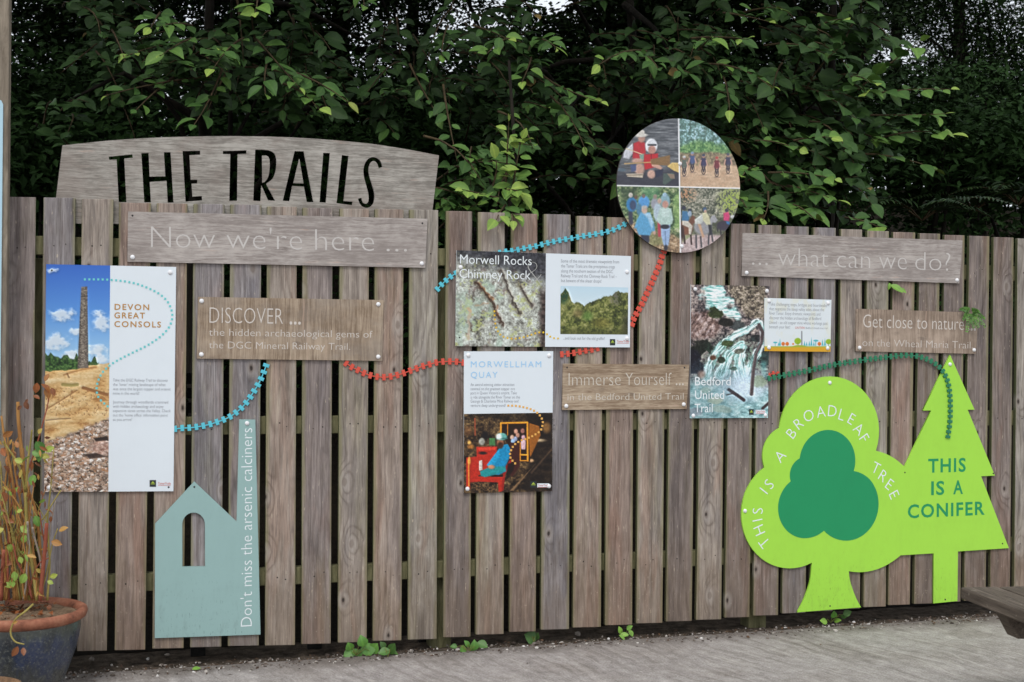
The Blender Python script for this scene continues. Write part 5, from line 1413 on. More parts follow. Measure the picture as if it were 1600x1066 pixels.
p2 = PD(-32, 1075, 4.25)
tp = empty('terracotta_pot', (p2[0], p2[1], 0), 'plain brown earthenware pot cut off by the lower left corner', 'pot')
BRN = mat_terra('brown_earthenware', (128, 98, 72))
h2 = p2[2] + .005
v, f = lathe([(.01, .003), (.07, .002), (.075, .01), (.10, h2 * .55), (.116, h2 - .03), (.13, h2 - .03), (.133, h2 - .015), (.131, h2), (.12, h2 + .002), (.112, h2 - .03), (1e-4, h2 - .035)], 48)
me = mesh('body', v, f, BRN, smooth=True); me.transform(Matrix.Translation((p2[0], p2[1], 0))); link('body', me, tp)

# ---- leaves
class Leaves:
    T11 = np.array([[0, 0, 0], [.14, 0, .0], [.34, 0, .01], [.56, 0, .01], [.78, 0, -.02], [1, 0, -.09],
                    [.13, .27, .07], [.33, .46, .12], [.55, .48, .12], [.77, .32, .06], [.13, -.27, .07], [.33, -.46, .12], [.55, -.48, .12], [.77, -.32, .06]])
    F11 = [(0, 1, 6), (1, 2, 7, 6), (2, 3, 8, 7), (3, 4, 9, 8), (4, 5, 9), (0, 10, 1), (1, 10, 11, 2), (2, 11, 12, 3), (3, 12, 13, 4), (4, 13, 5)]
    T4 = np.array([[0, 0, 0], [.45, .42, .07], [1, 0, -.05], [.45, -.42, .07]])
    F4 = [(0, 2, 1), (0, 3, 2)]
    def __init__(s): s.p = []; s.a = []; s.n = []; s.l = []; s.w = []; s.t = []
    def add(s, p, a, n, l, w, t):
        s.p.append(p); s.a.append(a); s.n.append(n); s.l.append(l); s.w.append(w); s.t.append(t)
    def build(s, name, mat, parent=None, fine=True, loc=None):
        p = np.array(s.p, float).reshape(-1, 3); a = np.array(s.a, float).reshape(-1, 3); n = np.array(s.n, float).reshape(-1, 3)
        l = np.array(s.l, float).ravel(); w = np.array(s.w, float).ravel(); t = np.array(s.t, float).ravel()
        a /= np.linalg.norm(a, axis=1)[:, None] + 1e-9
        b = np.cross(n, a); b /= np.linalg.norm(b, axis=1)[:, None] + 1e-9
        n = np.cross(a, b)
        T = s.T11 if fine else s.T4; Fc = s.F11 if fine else s.F4
        rib = (np.abs(T[:, 1]) < .01).astype(float)
        k = len(T)
        fold = RNG.uniform(.3, 1.5, len(l)); curl = RNG.normal(0, .10, len(l))
        zz = T[None, :, 2] * fold[:, None] + curl[:, None] * T[None, :, 0] ** 2
        V = p[:, None] + a[:, None] * (T[None, :, 0] * l[:, None])[..., None] + b[:, None] * (T[None, :, 1] * w[:, None])[..., None] + n[:, None] * (zz * l[:, None])[..., None]
        sizes = np.array([len(q) for q in Fc]); flat = np.concatenate([np.array(q) for q in Fc])
        N = len(l)
        FF = (flat[None] + (np.arange(N) * k)[:, None]).ravel()
        me = np_mesh(name, V.reshape(-1, 3), FF, np.tile(sizes, N), mat, np.repeat(t, k), smooth=fine)
        if fine:
            at = me.attributes.new('rib', 'FLOAT', 'POINT'); at.data.foreach_set('value', np.tile(rib, N).astype(np.float32))
        return link(name, me, parent, loc)
def unit(v): v = np.asarray(v, float); return v / (np.linalg.norm(v) + 1e-9)
def rv(s=1.0): return RNG.normal(0, s, 3)

STEM = {k: mat_bark(k, c1, c2) for k, (c1, c2) in dict(orange_stem=((136, 92, 50), (184, 138, 82)), red_stem=((124, 60, 44), (172, 104, 82)), green_stem=((128, 116, 60), (176, 160, 94)), grey_stem=((126, 112, 98), (176, 164, 150))).items()}
shrub = empty('withered_shrub', (pc[0], pc[1], hz), 'straggly half-withered shrub of orange and red stems growing in the blue pot', 'plant')
stems = [
    ('orange_stem', [(60, 938), (52, 880), (42, 800), (35, 720), (29, 660), (28, 628)], 3.6, 2.6, 0), ('orange_stem', [(66, 938), (64, 880), (60, 830), (54, 792), (40, 750), (36, 700)], 3.0, 1.6, .03),
    ('red_stem', [(63, 938), (66, 900), (70, 860), (73, 818)], 3.4, 2.8, -.05), ('red_stem', [(2, 938), (4, 890), (6, 860)], 3.0, 2.6, -.06), ('red_stem', [(34, 770), (44, 735), (56, 700), (66, 665), (75, 630), (76, 612)], 1.3, .9, 0),
    ('green_stem', [(58, 938), (50, 880), (42, 820), (40, 770)], 3.0, 2.4, -.04), ('green_stem', [(40, 770), (56, 805), (66, 812), (80, 790), (95, 766)], 1.3, 1.0, -.04), ('green_stem', [(40, 770), (44, 720), (48, 690), (50, 672)], 2.2, 1.3, -.04), ('green_stem', [(40, 770), (30, 730), (12, 700), (4, 690)], 2.0, 1.2, -.03),
    ('grey_stem', [(66, 900), (62, 870), (54, 840), (51, 824)], 1.8, 1.4, -.07), ('grey_stem', [(44, 860), (44, 835), (43, 816)], 2.0, 1.8, -.07), ('red_stem', [(70, 850), (66, 830), (62, 800)], 1.3, .9, -.05),
    ('orange_stem', [(40, 938), (34, 880), (26, 800), (18, 740), (8, 690), (2, 650)], 2.8, 1.6, .04), ('orange_stem', [(30, 938), (22, 880), (12, 820), (4, 760)], 2.6, 1.6, .02), ('green_stem', [(46, 938), (36, 890), (22, 840), (10, 800), (2, 780)], 2.2, 1.3, .0),
    ('orange_stem', [(22, 938), (18, 870), (16, 800), (14, 730), (12, 680)], 2.2, 1.2, .06), ('green_stem', [(36, 936), (30, 900), (16, 870), (6, 830)], 1.8, 1.0, -.03), ('orange_stem', [(56, 936), (50, 890), (46, 850), (30, 810), (24, 790)], 2.0, 1.2, -.02),
    ('orange_stem', [(10, 936), (6, 880), (-6, 800), (-20, 740)], 2.6, 1.4, .03), ('green_stem', [(-10, 936), (-16, 860), (-30, 780)], 2.4, 1.2, .03), ('red_stem', [(50, 936), (42, 905), (28, 880), (20, 850)], 1.8, 1.1, -.05),
    ('orange_stem', [(48, 938), (40, 890), (36, 840), (33, 790), (24, 740), (20, 690)], 2.4, 1.3, .02), ('red_stem', [(14, 938), (12, 890), (14, 830), (22, 770), (32, 730)], 2.0, 1.0, .04), ('orange_stem', [(60, 938), (58, 900), (50, 850), (34, 800), (16, 770), (4, 752)], 1.8, 1.0, -.03), ('green_stem', [(28, 938), (24, 900), (26, 850), (34, 810), (48, 780)], 1.6, .9, .03), ('green_stem', [(64, 930), (74, 890), (82, 850), (90, 826)], 1.3, .8, -.03), ('orange_stem', [(8, 938), (10, 870), (6, 800), (10, 740), (20, 700), (34, 676)], 2.0, 1.0, .05), ('red_stem', [(44, 930), (52, 900), (62, 880), (76, 872)], 1.2, .8, -.04),
    ('green_stem', [(52, 944), (40, 955), (26, 966), (18, 980), (17, 992), (24, 1003), (38, 1007)], 1.6, 1.1, None)]
rs = random.Random(5)
for k in range(30):
    bx = rs.uniform(-26, 74); lean = rs.uniform(-.28, .18) * 160; top = rs.uniform(690, 860)
    p_ = [(bx, 938)]
    for i in range(1, 5):
        u = i / 4
        p_.append((bx + lean * u ** 1.4 + rs.uniform(-4, 4), 938 + (top - 938) * u))
    stems.append((rs.choice(['green_stem', 'green_stem', 'orange_stem', 'grey_stem', 'orange_stem']), p_, rs.uniform(1.0, 1.9), rs.uniform(.5, .9), rs.uniform(-.08, .1)))
    if rs.random() < .6:
        q_ = p_[2]; s_g = rs.choice((-1, 1))
        stems.append(('green_stem', [q_, (q_[0] + s_g * 10, q_[1] - 18), (q_[0] + s_g * rs.uniform(16, 26), q_[1] - rs.uniform(30, 60))], .9, .5, rs.uniform(-.08, .1)))
for mname, pts, r0, r1, dy in stems:
    sm_ = catmull(pts, 5)
    W = []
    for i, p in enumerate(sm_):
        if dy is None:
            q = PD(p[0], p[1], 4.72 - .20 - .04 * min(1, i / 10))
        else:
            u = i / (len(sm_) - 1)
            q = PD(p[0], p[1], 4.72 + dy * (.3 + u))
        W.append(q)
    mpx = 4.72 / F
    tb = Tubes(); n = len(W)
    tb.add(W, [(r0 + (r1 - r0) * i / (n - 1)) * mpx for i in range(n)], 7)
    tb.build('stem', STEM[mname], shrub)
SHL = mat_leaf('shrub_leaf', [(0, srgb(92, 56, 36)), (.25, srgb(150, 88, 48)), (.45, srgb(176, 138, 70)), (.6, srgb(150, 160, 66)), (.8, srgb(110, 146, 58)), (1, srgb(70, 112, 46))])
Lg, Ld = Leaves(), Leaves()
for (x, y, l, ang, t) in [(56, 690, 26, -60, 1), (62, 702, 24, -100, .95), (50, 706, 20, -20, .9), (70, 705, 18, 30, .65), (54, 742, 20, -95, .85), (36, 722, 16, 160, .6), (46, 832, 20, 150, .7), (40, 836, 16, -120, .75), (22, 893, 18, -90, .75), (40, 896, 20, -120, .75), (78, 902, 14, 20, .6), (74, 908, 12, -30, .65), (54, 806, 22, -70, .9), (12, 850, 16, -60, .7), (6, 826, 16, 200, .55), (26, 800, 12, 30, .6), (64, 712, 16, -10, .55), (60, 678, 12, 60, .5), (30, 870, 14, -70, .7), (18, 905, 16, -80, .75), (8, 910, 14, -50, .7)]:
    q = PD(x, y, 4.66); a = R(ang)
    r3 = CM.T @ np.array([math.cos(a), 0, math.sin(a)]); 
    Lg.add(q, r3 + rv(.15), np.array([0, -1, .3]) + rv(.25), l * .86 * 4.66 / F, l * 4.66 / F * .62, t)
for (x, y, l, ang, t) in [(58, 598, 18, -100, .25), (64, 600, 20, -60, .2), (74, 604, 20, -95, .3), (80, 606, 14, -60, .15), (70, 596, 14, 60, .3), (44, 624, 14, -110, .1), (38, 628, 14, -70, .05), (52, 618, 12, -20, .15), (34, 634, 10, -140, .05), (4, 682, 18, 40, .3), (2, 700, 16, -60, .25), (28, 700, 12, 120, .3), (92, 830, 16, 10, .4), (80, 846, 18, -30, .35), (10, 812, 14, -30, .2), (4, 768, 18, -90, .2), (22, 772, 10, 80, .25), (28, 1010, 17, -100, .15), (36, 1012, 13, -80, .12), (20, 974, 8, 40, .4), (6, 728, 16, -60, .1), (14, 744, 14, -100, .15)]:
    q = PD(x, y, 4.68 if y < 950 else 4.46); a = R(ang)
    r3 = CM.T @ np.array([math.cos(a), 0, math.sin(a)])
    Ld.add(q, r3 + rv(.2), np.array([0, -1, .2]) + rv(.5), l * 4.6 / F, l * 4.6 / F * .62, t)
for k in range(110):
    x = RNG.uniform(-20, 80); y = RNG.uniform(680, 925); a = RNG.uniform(-2.6, -.2)
    q = PD(x, y, 4.7 + RNG.uniform(-.08, .06)); l = RNG.uniform(8, 17) * 4.7 / F
    (Lg if RNG.random() < .5 else Ld).add(q, CM.T @ np.array([math.cos(a), 0, math.sin(a)]) + rv(.25), np.array([0, -1, .3]) + rv(.5), l, l * RNG.uniform(.25, .55), RNG.choice([.05, .12, .2, .3, .42, .45, .5, .75]))
for k in range(60):
    a = RNG.uniform(0, 6.28); q = .15 * RNG.uniform(0, 1) ** .6
    Ld.add((pc[0] + q * math.cos(a) - .02, pc[1] + q * math.sin(a), hz + RNG.uniform(-.004, .018)), rv(1) * np.array([1, 1, .3]), np.array([0, 0, 1]) + rv(.5), RNG.uniform(.018, .04), RNG.uniform(.012, .025), RNG.uniform(0, .25))
Lg.build('green_leaves', SHL, shrub)['kind'] = 'stuff'
o = Ld.build('dry_leaves', SHL, shrub)
for o in shrub.children:
    if o.name.startswith(('green_leaves', 'dry_leaves')):
        o.name = 'foliage' if o.name.startswith('green') else 'withered_foliage'
        if 'kind' in o: del o['kind']

# ---- small weeds along the foot of the fence
WEED = mat_leaf('weed_leaf', [(0, srgb(60, 92, 40)), (.5, srgb(84, 130, 52)), (1, srgb(128, 168, 66))])
WST = mat_bark('weed_stem', (96, 104, 52), (140, 140, 80))
def weed(name, label, base, leaves, y, group='weeds along the foot of the fence'):
    b = G(base[0], base[1] + 7, 0.0)
    b[2] = 0
    root = empty(name, tuple(b), label, 'weed', group)
    L = Leaves(); tb = Tubes()
    for (px, py, l, ang, t, w) in leaves:
        d = b[1] - CAMP[1] + y + RNG.uniform(-.02, .02)
        q = CAMP + ray(px, py) * (d / ray(px, py)[1])
        q[2] = max(q[2], .006)
        a = R(ang); r3 = CM.T @ np.array([math.cos(a), -.25, math.sin(a)])
        k = d / F
        l = l * 1.15
        L.add(q - r3 * l * k * .5, r3, np.array([0, -.8, .6]) + rv(.2), l * k, l * k * w, t)
        m = (q + b) / 2 + np.array([0, 0, .015])
        tb.add([b, m, q - r3 * l * k * .45], [.0016, .0013, .001], 5)
    L.build('foliage', WEED, root); tb.build('stem', WST, root)
weed('weed', 'largest leafy weed at the fence foot, with round mid-green leaves', (556, 1018), [(566, 1002, 16, 100, .5, 1.0), (575, 1016, 20, -80, .5, 1.1), (585, 1013, 17, 60, .55, 1.0), (546, 1010, 13, 110, .5, 1.0), (545, 1022, 17, 200, .4, .9), (555, 1020, 14, -40, .35, .9), (562, 1024, 12, -90, .3, .8)], 0)
weed('weed', 'dull low weed with spreading leaves just right of the largest weed', (606, 1020), [(600, 1019, 17, 190, .25, .8), (613, 1024, 17, 0, .4, .7), (613, 1013, 18, 60, .05, .8), (598, 1008, 12, 120, .0, .8)], .02)
weed('weed', 'weed with pointed mid-green leaves under the mine train panel', (732, 1012), [(722, 1016, 14, -100, .55, .8), (730, 1006, 12, 120, .5, .7), (738, 1018, 13, -60, .6, .6), (741, 1009, 15, 80, .4, .9), (754, 1008, 17, -20, .2, .8), (709, 1010, 10, 170, .2, .8)], 0)
weed('weed', 'bright yellow-green weed in a loop of leaves below the middle of the fence', (976, 990), [(969, 985, 12, 100, .95, .7), (976, 992, 13, 0, .95, .6), (986, 990, 11, -50, .9, .8), (984, 981, 11, 40, .7, .7), (972, 998, 12, -40, .85, .5), (978, 1003, 8, -20, .7, .6)], 0)
weed('weed', 'single dark leaf poking out under the fence right of the mine train panel', (834, 996), [(828, 996, 20, 150, .1, 1.1), (838, 994, 12, 60, .05, .9)], .03)
weed('ivy', 'little ivy sprig with pale green lobed leaves below the broadleaf trunk', (1298, 966), [(1287, 971, 13, 160, .95, .9), (1309, 972, 12, 20, .9, .9), (1302, 960, 13, 80, .5, .9), (1324, 958, 14, 30, .25, .8), (1318, 964, 10, -10, .2, .8)], 0)
FAL = Leaves(); q = G(300, 1046, .008); FAL.add(q, (1, .2, .05), (0, -.4, 1), .035, .024, .85)
tag(FAL.build('fallen_leaf', WEED, None, True, tuple(q)), 'single green leaf lying on the concrete in front of the engine house', 'leaf')

# ---- growth poking through the fence on the right
root = empty('fern', tuple(P(1517, 500, .03)), 'small green fern tuft growing out between the palings over the dun plywood board', 'fern')
L = Leaves()
b0 = P(1515, 488, -.02)
for ang, ln in ((150, 22), (200, 14), (-10, 20), (-40, 26), (-60, 20), (-110, 26), (30, 14), (-80, 18)):
    a = R(ang); d3 = CM.T @ np.array([math.cos(a), -.35, math.sin(a)])
    k = 5.9 / F
    for i in range(9):
        t = .15 + .85 * i / 8
        c = b0 + d3 * ln * k * t + np.array([0, -.006, -.02 * t * t])
        for s in (1, -1):
            a2 = a + s * 1.05
            L.add(c, CM.T @ np.array([math.cos(a2), -.2, math.sin(a2)]), np.array([0, -1, .4]) + rv(.15), (8 - 5 * t) * k, 3.0 * k, RNG.uniform(.0, .7))
L.build('fronds', WEED, root)
root.children[0].name = 'frond'
L = Leaves(); b0 = P(1393, 444, .0)
for x, y, l, ang in ((1391, 445, 24, -35), (1402, 452, 16, -20), (1390, 442, 12, -100)):
    a = R(ang); L.add(P(x, y, -.006), CM.T @ np.array([math.cos(a), -.3, math.sin(a)]), np.array([0, -1, .5]), l * 5.8 / F, l * 5.8 / F * .55, .8)
tag(L.build('leaf_sprig', WEED, None, True, tuple(b0)), 'pale green leaf sprig poking between palings under the what can we do board', 'leaf')

# ---- gravel and litter along the fence foot, a few stones
def rocks(n, xs, ys, rs, seed):
    rg = np.random.default_rng(seed)
    ico = bmesh.new(); bmesh.ops.create_icosphere(ico, subdivisions=1, radius=1)
    bv = np.array([v.co[:] for v in ico.verts]); bf = np.array([[v.index for v in f.verts] for f in ico.faces]); ico.free()
    V, Fc, Tn = [], [], []
    for i in range(n):
        x = rg.uniform(*xs); y = ys(rg, x); r = rs(rg)
        s = rg.uniform(.55, 1.25, 3) * r; s[2] *= .7
        q = bv * s * (1 + rg.normal(0, .12, (len(bv), 1)))
        a = rg.uniform(0, 6.28); c, d = math.cos(a), math.sin(a)
        q = q @ np.array([[c, -d, 0], [d, c, 0], [0, 0, 1]])
        V.append(q + np.array([x, y, r * .25 + (0 if y < -.09 else -.008)])); Fc.append(bf + i * len(bv)); Tn.append(np.full(len(bv), rg.uniform(0, 1) ** 1.5))
    V = np.concatenate(V); Fc = np.concatenate(Fc)
    return V, Fc.ravel(), np.full(len(Fc), 3), np.concatenate(Tn)
w = NT('gravel_stone'); t = w.n('Attribute', out=2, attribute_name='tint')
GRV = w.fin(w.ramp(t, [(0, srgb(64, 56, 50)), (.45, srgb(122, 112, 104)), (.75, srgb(160, 152, 144)), (.9, srgb(196, 190, 182)), (1, srgb(222, 218, 214))]), .9, .2)
V, f, s, tn = rocks(5200, (-2.6, 5.0), lambda g, x: -.025 + g.normal(0, 1) * .045 - abs(g.normal(0, .03)), lambda g: min(.012, g.gamma(2.0, .0014) + .0010), 5)
tag(link('gravel', np_mesh('gravel', V, f, s, GRV, tn, smooth=False)), kind='stuff')
LIT = Leaves()
for k in range(900):
    x = RNG.uniform(-2.6, 5); y = -.06 + RNG.normal(0, .05)
    LIT.add((x, y, RNG.uniform(.001, .006)), rv(1) * np.array([1, 1, .15]), np.array([0, 0, 1]) + rv(.3), RNG.uniform(.008, .03), RNG.uniform(.003, .014), RNG.uniform(0, .4))
for k in range(26):
    x = RNG.uniform(-2.0, 4.0); y = RNG.uniform(-1.6, -.2)
    LIT.add((x, y, .004), rv(1) * np.array([1, 1, .15]), np.array([0, 0, 1]) + rv(.3), RNG.uniform(.008, .022), RNG.uniform(.004, .012), RNG.uniform(0, .4))
LITM = mat_leaf('leaf_litter', [(0, srgb(62, 46, 36)), (.5, srgb(112, 80, 56)), (1, srgb(160, 124, 88))])
tag(LIT.build('leaf_litter', LITM, None, False), kind='stuff')
for px, py, r, t, lab in ((231, 1031, .011, .98, 'white pebble in the litter below the chimney panel'), (143, 1031, .013, .55, 'tan stone lying beside the blue pot'), (261, 1024, .011, .7, 'bluish grey stone under the engine house cut-out'), (903, 992, .014, .62, 'flat brown stone under the fence left of the bright weed'), (951, 999, .008, 1.0, 'white pebble just left of the bright yellow-green weed'), (1165, 973, .008, .97, 'white pebble left of the broadleaf trunk')):
    q = G(px, py, 0)
    V, f, s, tn = rocks(1, (0, 1e-6), lambda g, x: -.2, lambda g: r, int(px))
    V = V - np.array([0, -.2, 0]) + np.array([q[0], q[1], 0])
    tag(link('stone', np_mesh('stone', V, f, s, GRV, np.full(len(V), t), smooth=False), None, tuple(q)), lab, 'stone', 'stones at the fence foot')

# ---- dark slatted boards leaning behind the fence
DK = mat_oldwood('tarred_boards', (20, 19, 18), (48, 46, 44))
sl = empty('slatted_pallet', (P(480, 640, .2)[0], .2, 0), 'dark slatted boards standing behind the palings left of the middle', 'pallet')
x0, x1 = P(275, 600, .15)[0], P(705, 600, .15)[0]
for ya, yb in ((583, 600), (606, 622), (628, 644)):
    zt1, zb1 = P(480, ya, .15)[2], P(480, yb, .15)[2]
    link('slat', bevel_mesh('slat', *box_v(x0, x1, .145, .163, zb1, zt1), DK, .002), sl)
for x in (x0 + .1, (x0 + x1) / 2, x1 - .1):
    link('upright', bevel_mesh('upright', *box_v(x - .03, x + .03, .165, .20, -.012, P(480, 570, .15)[2]), DK, .002), sl)

# ================================================================== trees and undergrowth behind the fence
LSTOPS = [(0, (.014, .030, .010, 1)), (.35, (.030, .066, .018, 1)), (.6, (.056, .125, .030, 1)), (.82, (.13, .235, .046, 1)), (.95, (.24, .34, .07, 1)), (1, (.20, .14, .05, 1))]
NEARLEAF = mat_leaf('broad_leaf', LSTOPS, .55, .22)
DEEPLEAF = mat_leaf('shaded_leaf', [(0, (.014, .030, .010, 1)), (.6, (.036, .078, .022, 1)), (1, (.07, .14, .034, 1))], .8, .08)  # darker leaf colours, deep shade put into the base colour
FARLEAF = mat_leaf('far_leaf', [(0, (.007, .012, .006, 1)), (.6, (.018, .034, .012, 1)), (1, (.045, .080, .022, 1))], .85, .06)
BARK = mat_bark('dark_bark', (18, 16, 13), (42, 37, 30))
TWIG = mat_bark('twig_bark', (46, 38, 28), (92, 78, 56))

def spray(L, tb, a, b, n, leaf, t0=.35, sag=.10, tip=.5, wid=.62, back=None):
    """a leafy twig from a to b with alternate leaves; young tip leaves are paler"""
    a = np.asarray(a, float); b = np.asarray(b, float)
    ln = np.linalg.norm(b - a); d = (b - a) / ln
    m = (a + b) / 2 + np.array([0, 0, sag * ln]) + rv(.05 * ln)
    pt = lambda t: a * (1 - t) ** 2 + 2 * m * t * (1 - t) + b * t * t
    tb.add([pt(t) for t in np.linspace(0, 1, 5)], list(np.linspace(.0045, .0012, 5) * (1 + ln)), 5, False)
    side0 = unit(np.cross(d, (0, -.3, 1)))
    for i in range(n):
        t = .12 + .88 * (i + .5 * RNG.random()) / n
        p = pt(min(t, 1)); dd = unit(pt(min(t + .05, 1.0)) - pt(t - .06))
        sg = 1 if i % 2 else -1
        if i >= n - 1: ax = dd + rv(.15)
        else: ax = dd * .55 + side0 * sg * .9 + rv(.28) + np.array([0, -.12, -.22])
        nm = np.array([0, -.55, .8]) + rv(.34)
        ls = leaf * RNG.uniform(.50, 1.15) * (1 if t < .85 else .8)
        tt = t0 + RNG.normal(0, .09) + (tip * max(0, t - .72) / .28)
        if RNG.random() < .006: tt = 1.0
        L.add(p + unit(ax) * leaf * .15, ax, nm, ls, ls * wid * RNG.uniform(.85, 1.1), min(1.0, max(0, tt)) if tt < .97 or tt == 1.0 else .95)
def blob(L, c, rad, n, leaf, t=(.2, .6), clump=26, wid=.6, drop=.2, flat=.6):
    """leaf clumps through an ellipsoid"""
    c = np.asarray(c, float); rad = np.asarray(rad, float)
    nc = max(1, n // clump)
    d = RNG.normal(0, 1, (nc, 3)); d /= np.linalg.norm(d, axis=1)[:, None]
    cc = c + d * rad * (RNG.uniform(0, 1, (nc, 1)) ** .45)
    tc = RNG.uniform(t[0], t[1], nc)
    k = np.repeat(np.arange(nc), clump)
    m = len(k)
    p = cc[k] + RNG.normal(0, 1, (m, 3)) * np.minimum(rad, .22 * (1 + rad)) * np.array([.55, .55, .32]) * flat
    ax = RNG.normal(0, 1, (m, 3)) * np.array([1, 1, .5]) + np.array([0, -.2, -drop]); nm = np.array([0, -.4, .9]) + RNG.normal(0, .5, (m, 3))
    l = leaf * RNG.uniform(.65, 1.2, m)
    for i in range(m): L.add(p[i], ax[i], nm[i], l[i], l[i] * wid, float(np.clip(tc[k[i]] + RNG.normal(0, .06), 0, .94)))
def trunk_and_limbs(tb, base, top, r0, limbs):
    base = np.asarray(base, float); top = np.asarray(top, float)
    pts = [base + (top - base) * t + rv(.03) * (0 < t < 1) for t in np.linspace(0, 1, 7)]
    tb.add(pts, list(np.linspace(r0, r0 * .35, 7)), 9)
    for e in limbs:
        t = RNG.uniform(.25, .9); a = base + (top - base) * t; e = np.asarray(e, float)
        m = (a + e) / 2 + np.array([0, 0, .12]) + rv(.06)
        tb.add([a, a * .5 + m * .5, m, m * .5 + e * .5, e], list(np.linspace(min(.03, r0 * .4), .005, 5)), 6, False)
def gz(x, y): return float(bank_h(np.array(x), np.array(y))) if y > .3 else 0.0
def near_tree(name, label, trunk_px, trunk_y, regions, tips, leaf, wid, cat='tree', group=None, extra=None, mat=None, t0=.36, tr=.06, canopy=None):
    """regions: (px, py, depth, rx_px, ry_px, rdepth, sprays, leaves each); tips: hand-set sprays in front"""
    x = P(trunk_px, 400, trunk_y)[0]; z = gz(x, trunk_y)
    root = empty(name, (x, trunk_y, z), label, cat, group)
    L = Leaves(); tb = Tubes(); tk = Tubes()
    lim = []
    for (px, py, dy, rx, ry, rd, ns, nl) in regions:
        c = P(px, py, dy); k = (dy - CAMP[1]) / F
        lim.append(c + np.array([0, rd * .6, 0]))
        for i in range(ns):
            d = unit(rv()); q = RNG.random() ** .4
            e = c + d * np.array([rx * k, rd, ry * k]) * q
            s = c * .45 + e * .55 + np.array([0, .28, .05]) + rv(.10)
            ln = np.linalg.norm(e - s)
            if ln < .16: s = e + unit(s - e + rv(.03)) * .24
            spray(L, tb, s, e + np.array([0, -.05, -.06]), nl, leaf, t0 + .10 * RNG.normal() * .6 - .05, .12, .30 * RNG.random(), wid)
    for (x0, y0, d0, x1, y1, d1, n, tip) in tips:
        spray(L, tb, P(x0, y0, d0), P(x1, y1, d1), n, leaf * .95, t0 + .21, .08, tip + .08, wid)  # front sprays get a paler tint, painted to look lit
    ztop = max(q[2] for q in lim) + .4
    trunk_and_limbs(tk, (x, trunk_y, z - .05), (x + .1, trunk_y + .1, ztop), tr, lim)
    if extra: extra(L)
    L.build('crown', mat or NEARLEAF, root)
    if canopy:  # unseen leaves added above the view to keep sky light off the foliage
        U = Leaves()
        x0, x1, y0, y1, n = canopy
        X = RNG.uniform(x0, x1, n); Y = RNG.uniform(y0, y1, n); Z = CAMP[2] + .335 * (Y - CAMP[1]) + RNG.uniform(0, 1, n) ** 1.5 * 1.3
        for i in range(n):
            U.add((X[i], Y[i], Z[i]), rv(1) * np.array([1, 1, .4]), np.array([0, -.2, 1]) + rv(.35), RNG.uniform(.10, .17), RNG.uniform(.07, .11), RNG.uniform(.2, .6))
        U.build('unseen_shade_crown', DEEPLEAF, root, False)
    trk = tk.build('trunk', BARK, root); tb.build('branches', TWIG, trk)
    for c in root.children:
        if c.name.startswith('twigs'): c.name = 'branches'
    return root

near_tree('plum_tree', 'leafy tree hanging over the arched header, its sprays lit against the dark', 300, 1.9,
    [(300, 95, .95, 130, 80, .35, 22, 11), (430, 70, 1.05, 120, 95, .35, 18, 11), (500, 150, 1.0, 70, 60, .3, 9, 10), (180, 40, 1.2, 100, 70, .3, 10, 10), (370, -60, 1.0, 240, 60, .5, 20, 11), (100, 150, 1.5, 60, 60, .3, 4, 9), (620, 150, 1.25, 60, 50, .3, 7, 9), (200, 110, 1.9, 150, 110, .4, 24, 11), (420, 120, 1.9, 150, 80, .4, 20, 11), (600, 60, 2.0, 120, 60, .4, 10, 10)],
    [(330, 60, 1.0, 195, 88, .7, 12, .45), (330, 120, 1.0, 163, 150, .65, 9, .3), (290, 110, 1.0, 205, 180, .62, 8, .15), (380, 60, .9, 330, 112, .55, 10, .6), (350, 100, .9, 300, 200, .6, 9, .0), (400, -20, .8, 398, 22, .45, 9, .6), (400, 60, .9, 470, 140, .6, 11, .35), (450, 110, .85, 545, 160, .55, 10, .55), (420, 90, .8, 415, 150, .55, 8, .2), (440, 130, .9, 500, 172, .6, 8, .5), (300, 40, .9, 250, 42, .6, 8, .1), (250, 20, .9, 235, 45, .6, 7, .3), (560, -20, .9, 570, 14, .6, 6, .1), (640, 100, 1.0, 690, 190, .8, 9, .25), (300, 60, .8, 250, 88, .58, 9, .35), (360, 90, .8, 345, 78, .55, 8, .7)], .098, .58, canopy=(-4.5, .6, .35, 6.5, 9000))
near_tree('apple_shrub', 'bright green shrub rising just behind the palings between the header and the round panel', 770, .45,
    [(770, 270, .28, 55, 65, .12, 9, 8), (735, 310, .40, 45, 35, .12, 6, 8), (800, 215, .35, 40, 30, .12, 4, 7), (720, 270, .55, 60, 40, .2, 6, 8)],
    [(790, 300, .2, 795, 190, .1, 11, .5), (800, 300, .15, 815, 215, .1, 9, .5), (780, 310, .12, 722, 296, .06, 8, .55), (785, 300, .12, 812, 300, .05, 10, .65), (790, 320, .08, 775, 345, -.03, 6, .15), (795, 322, .08, 802, 345, -.035, 6, .65), (800, 300, .15, 835, 330, .05, 6, .3), (770, 290, .15, 775, 250, .1, 8, .35)], .088, .62, 'shrub', None, None, None, .56, .02)
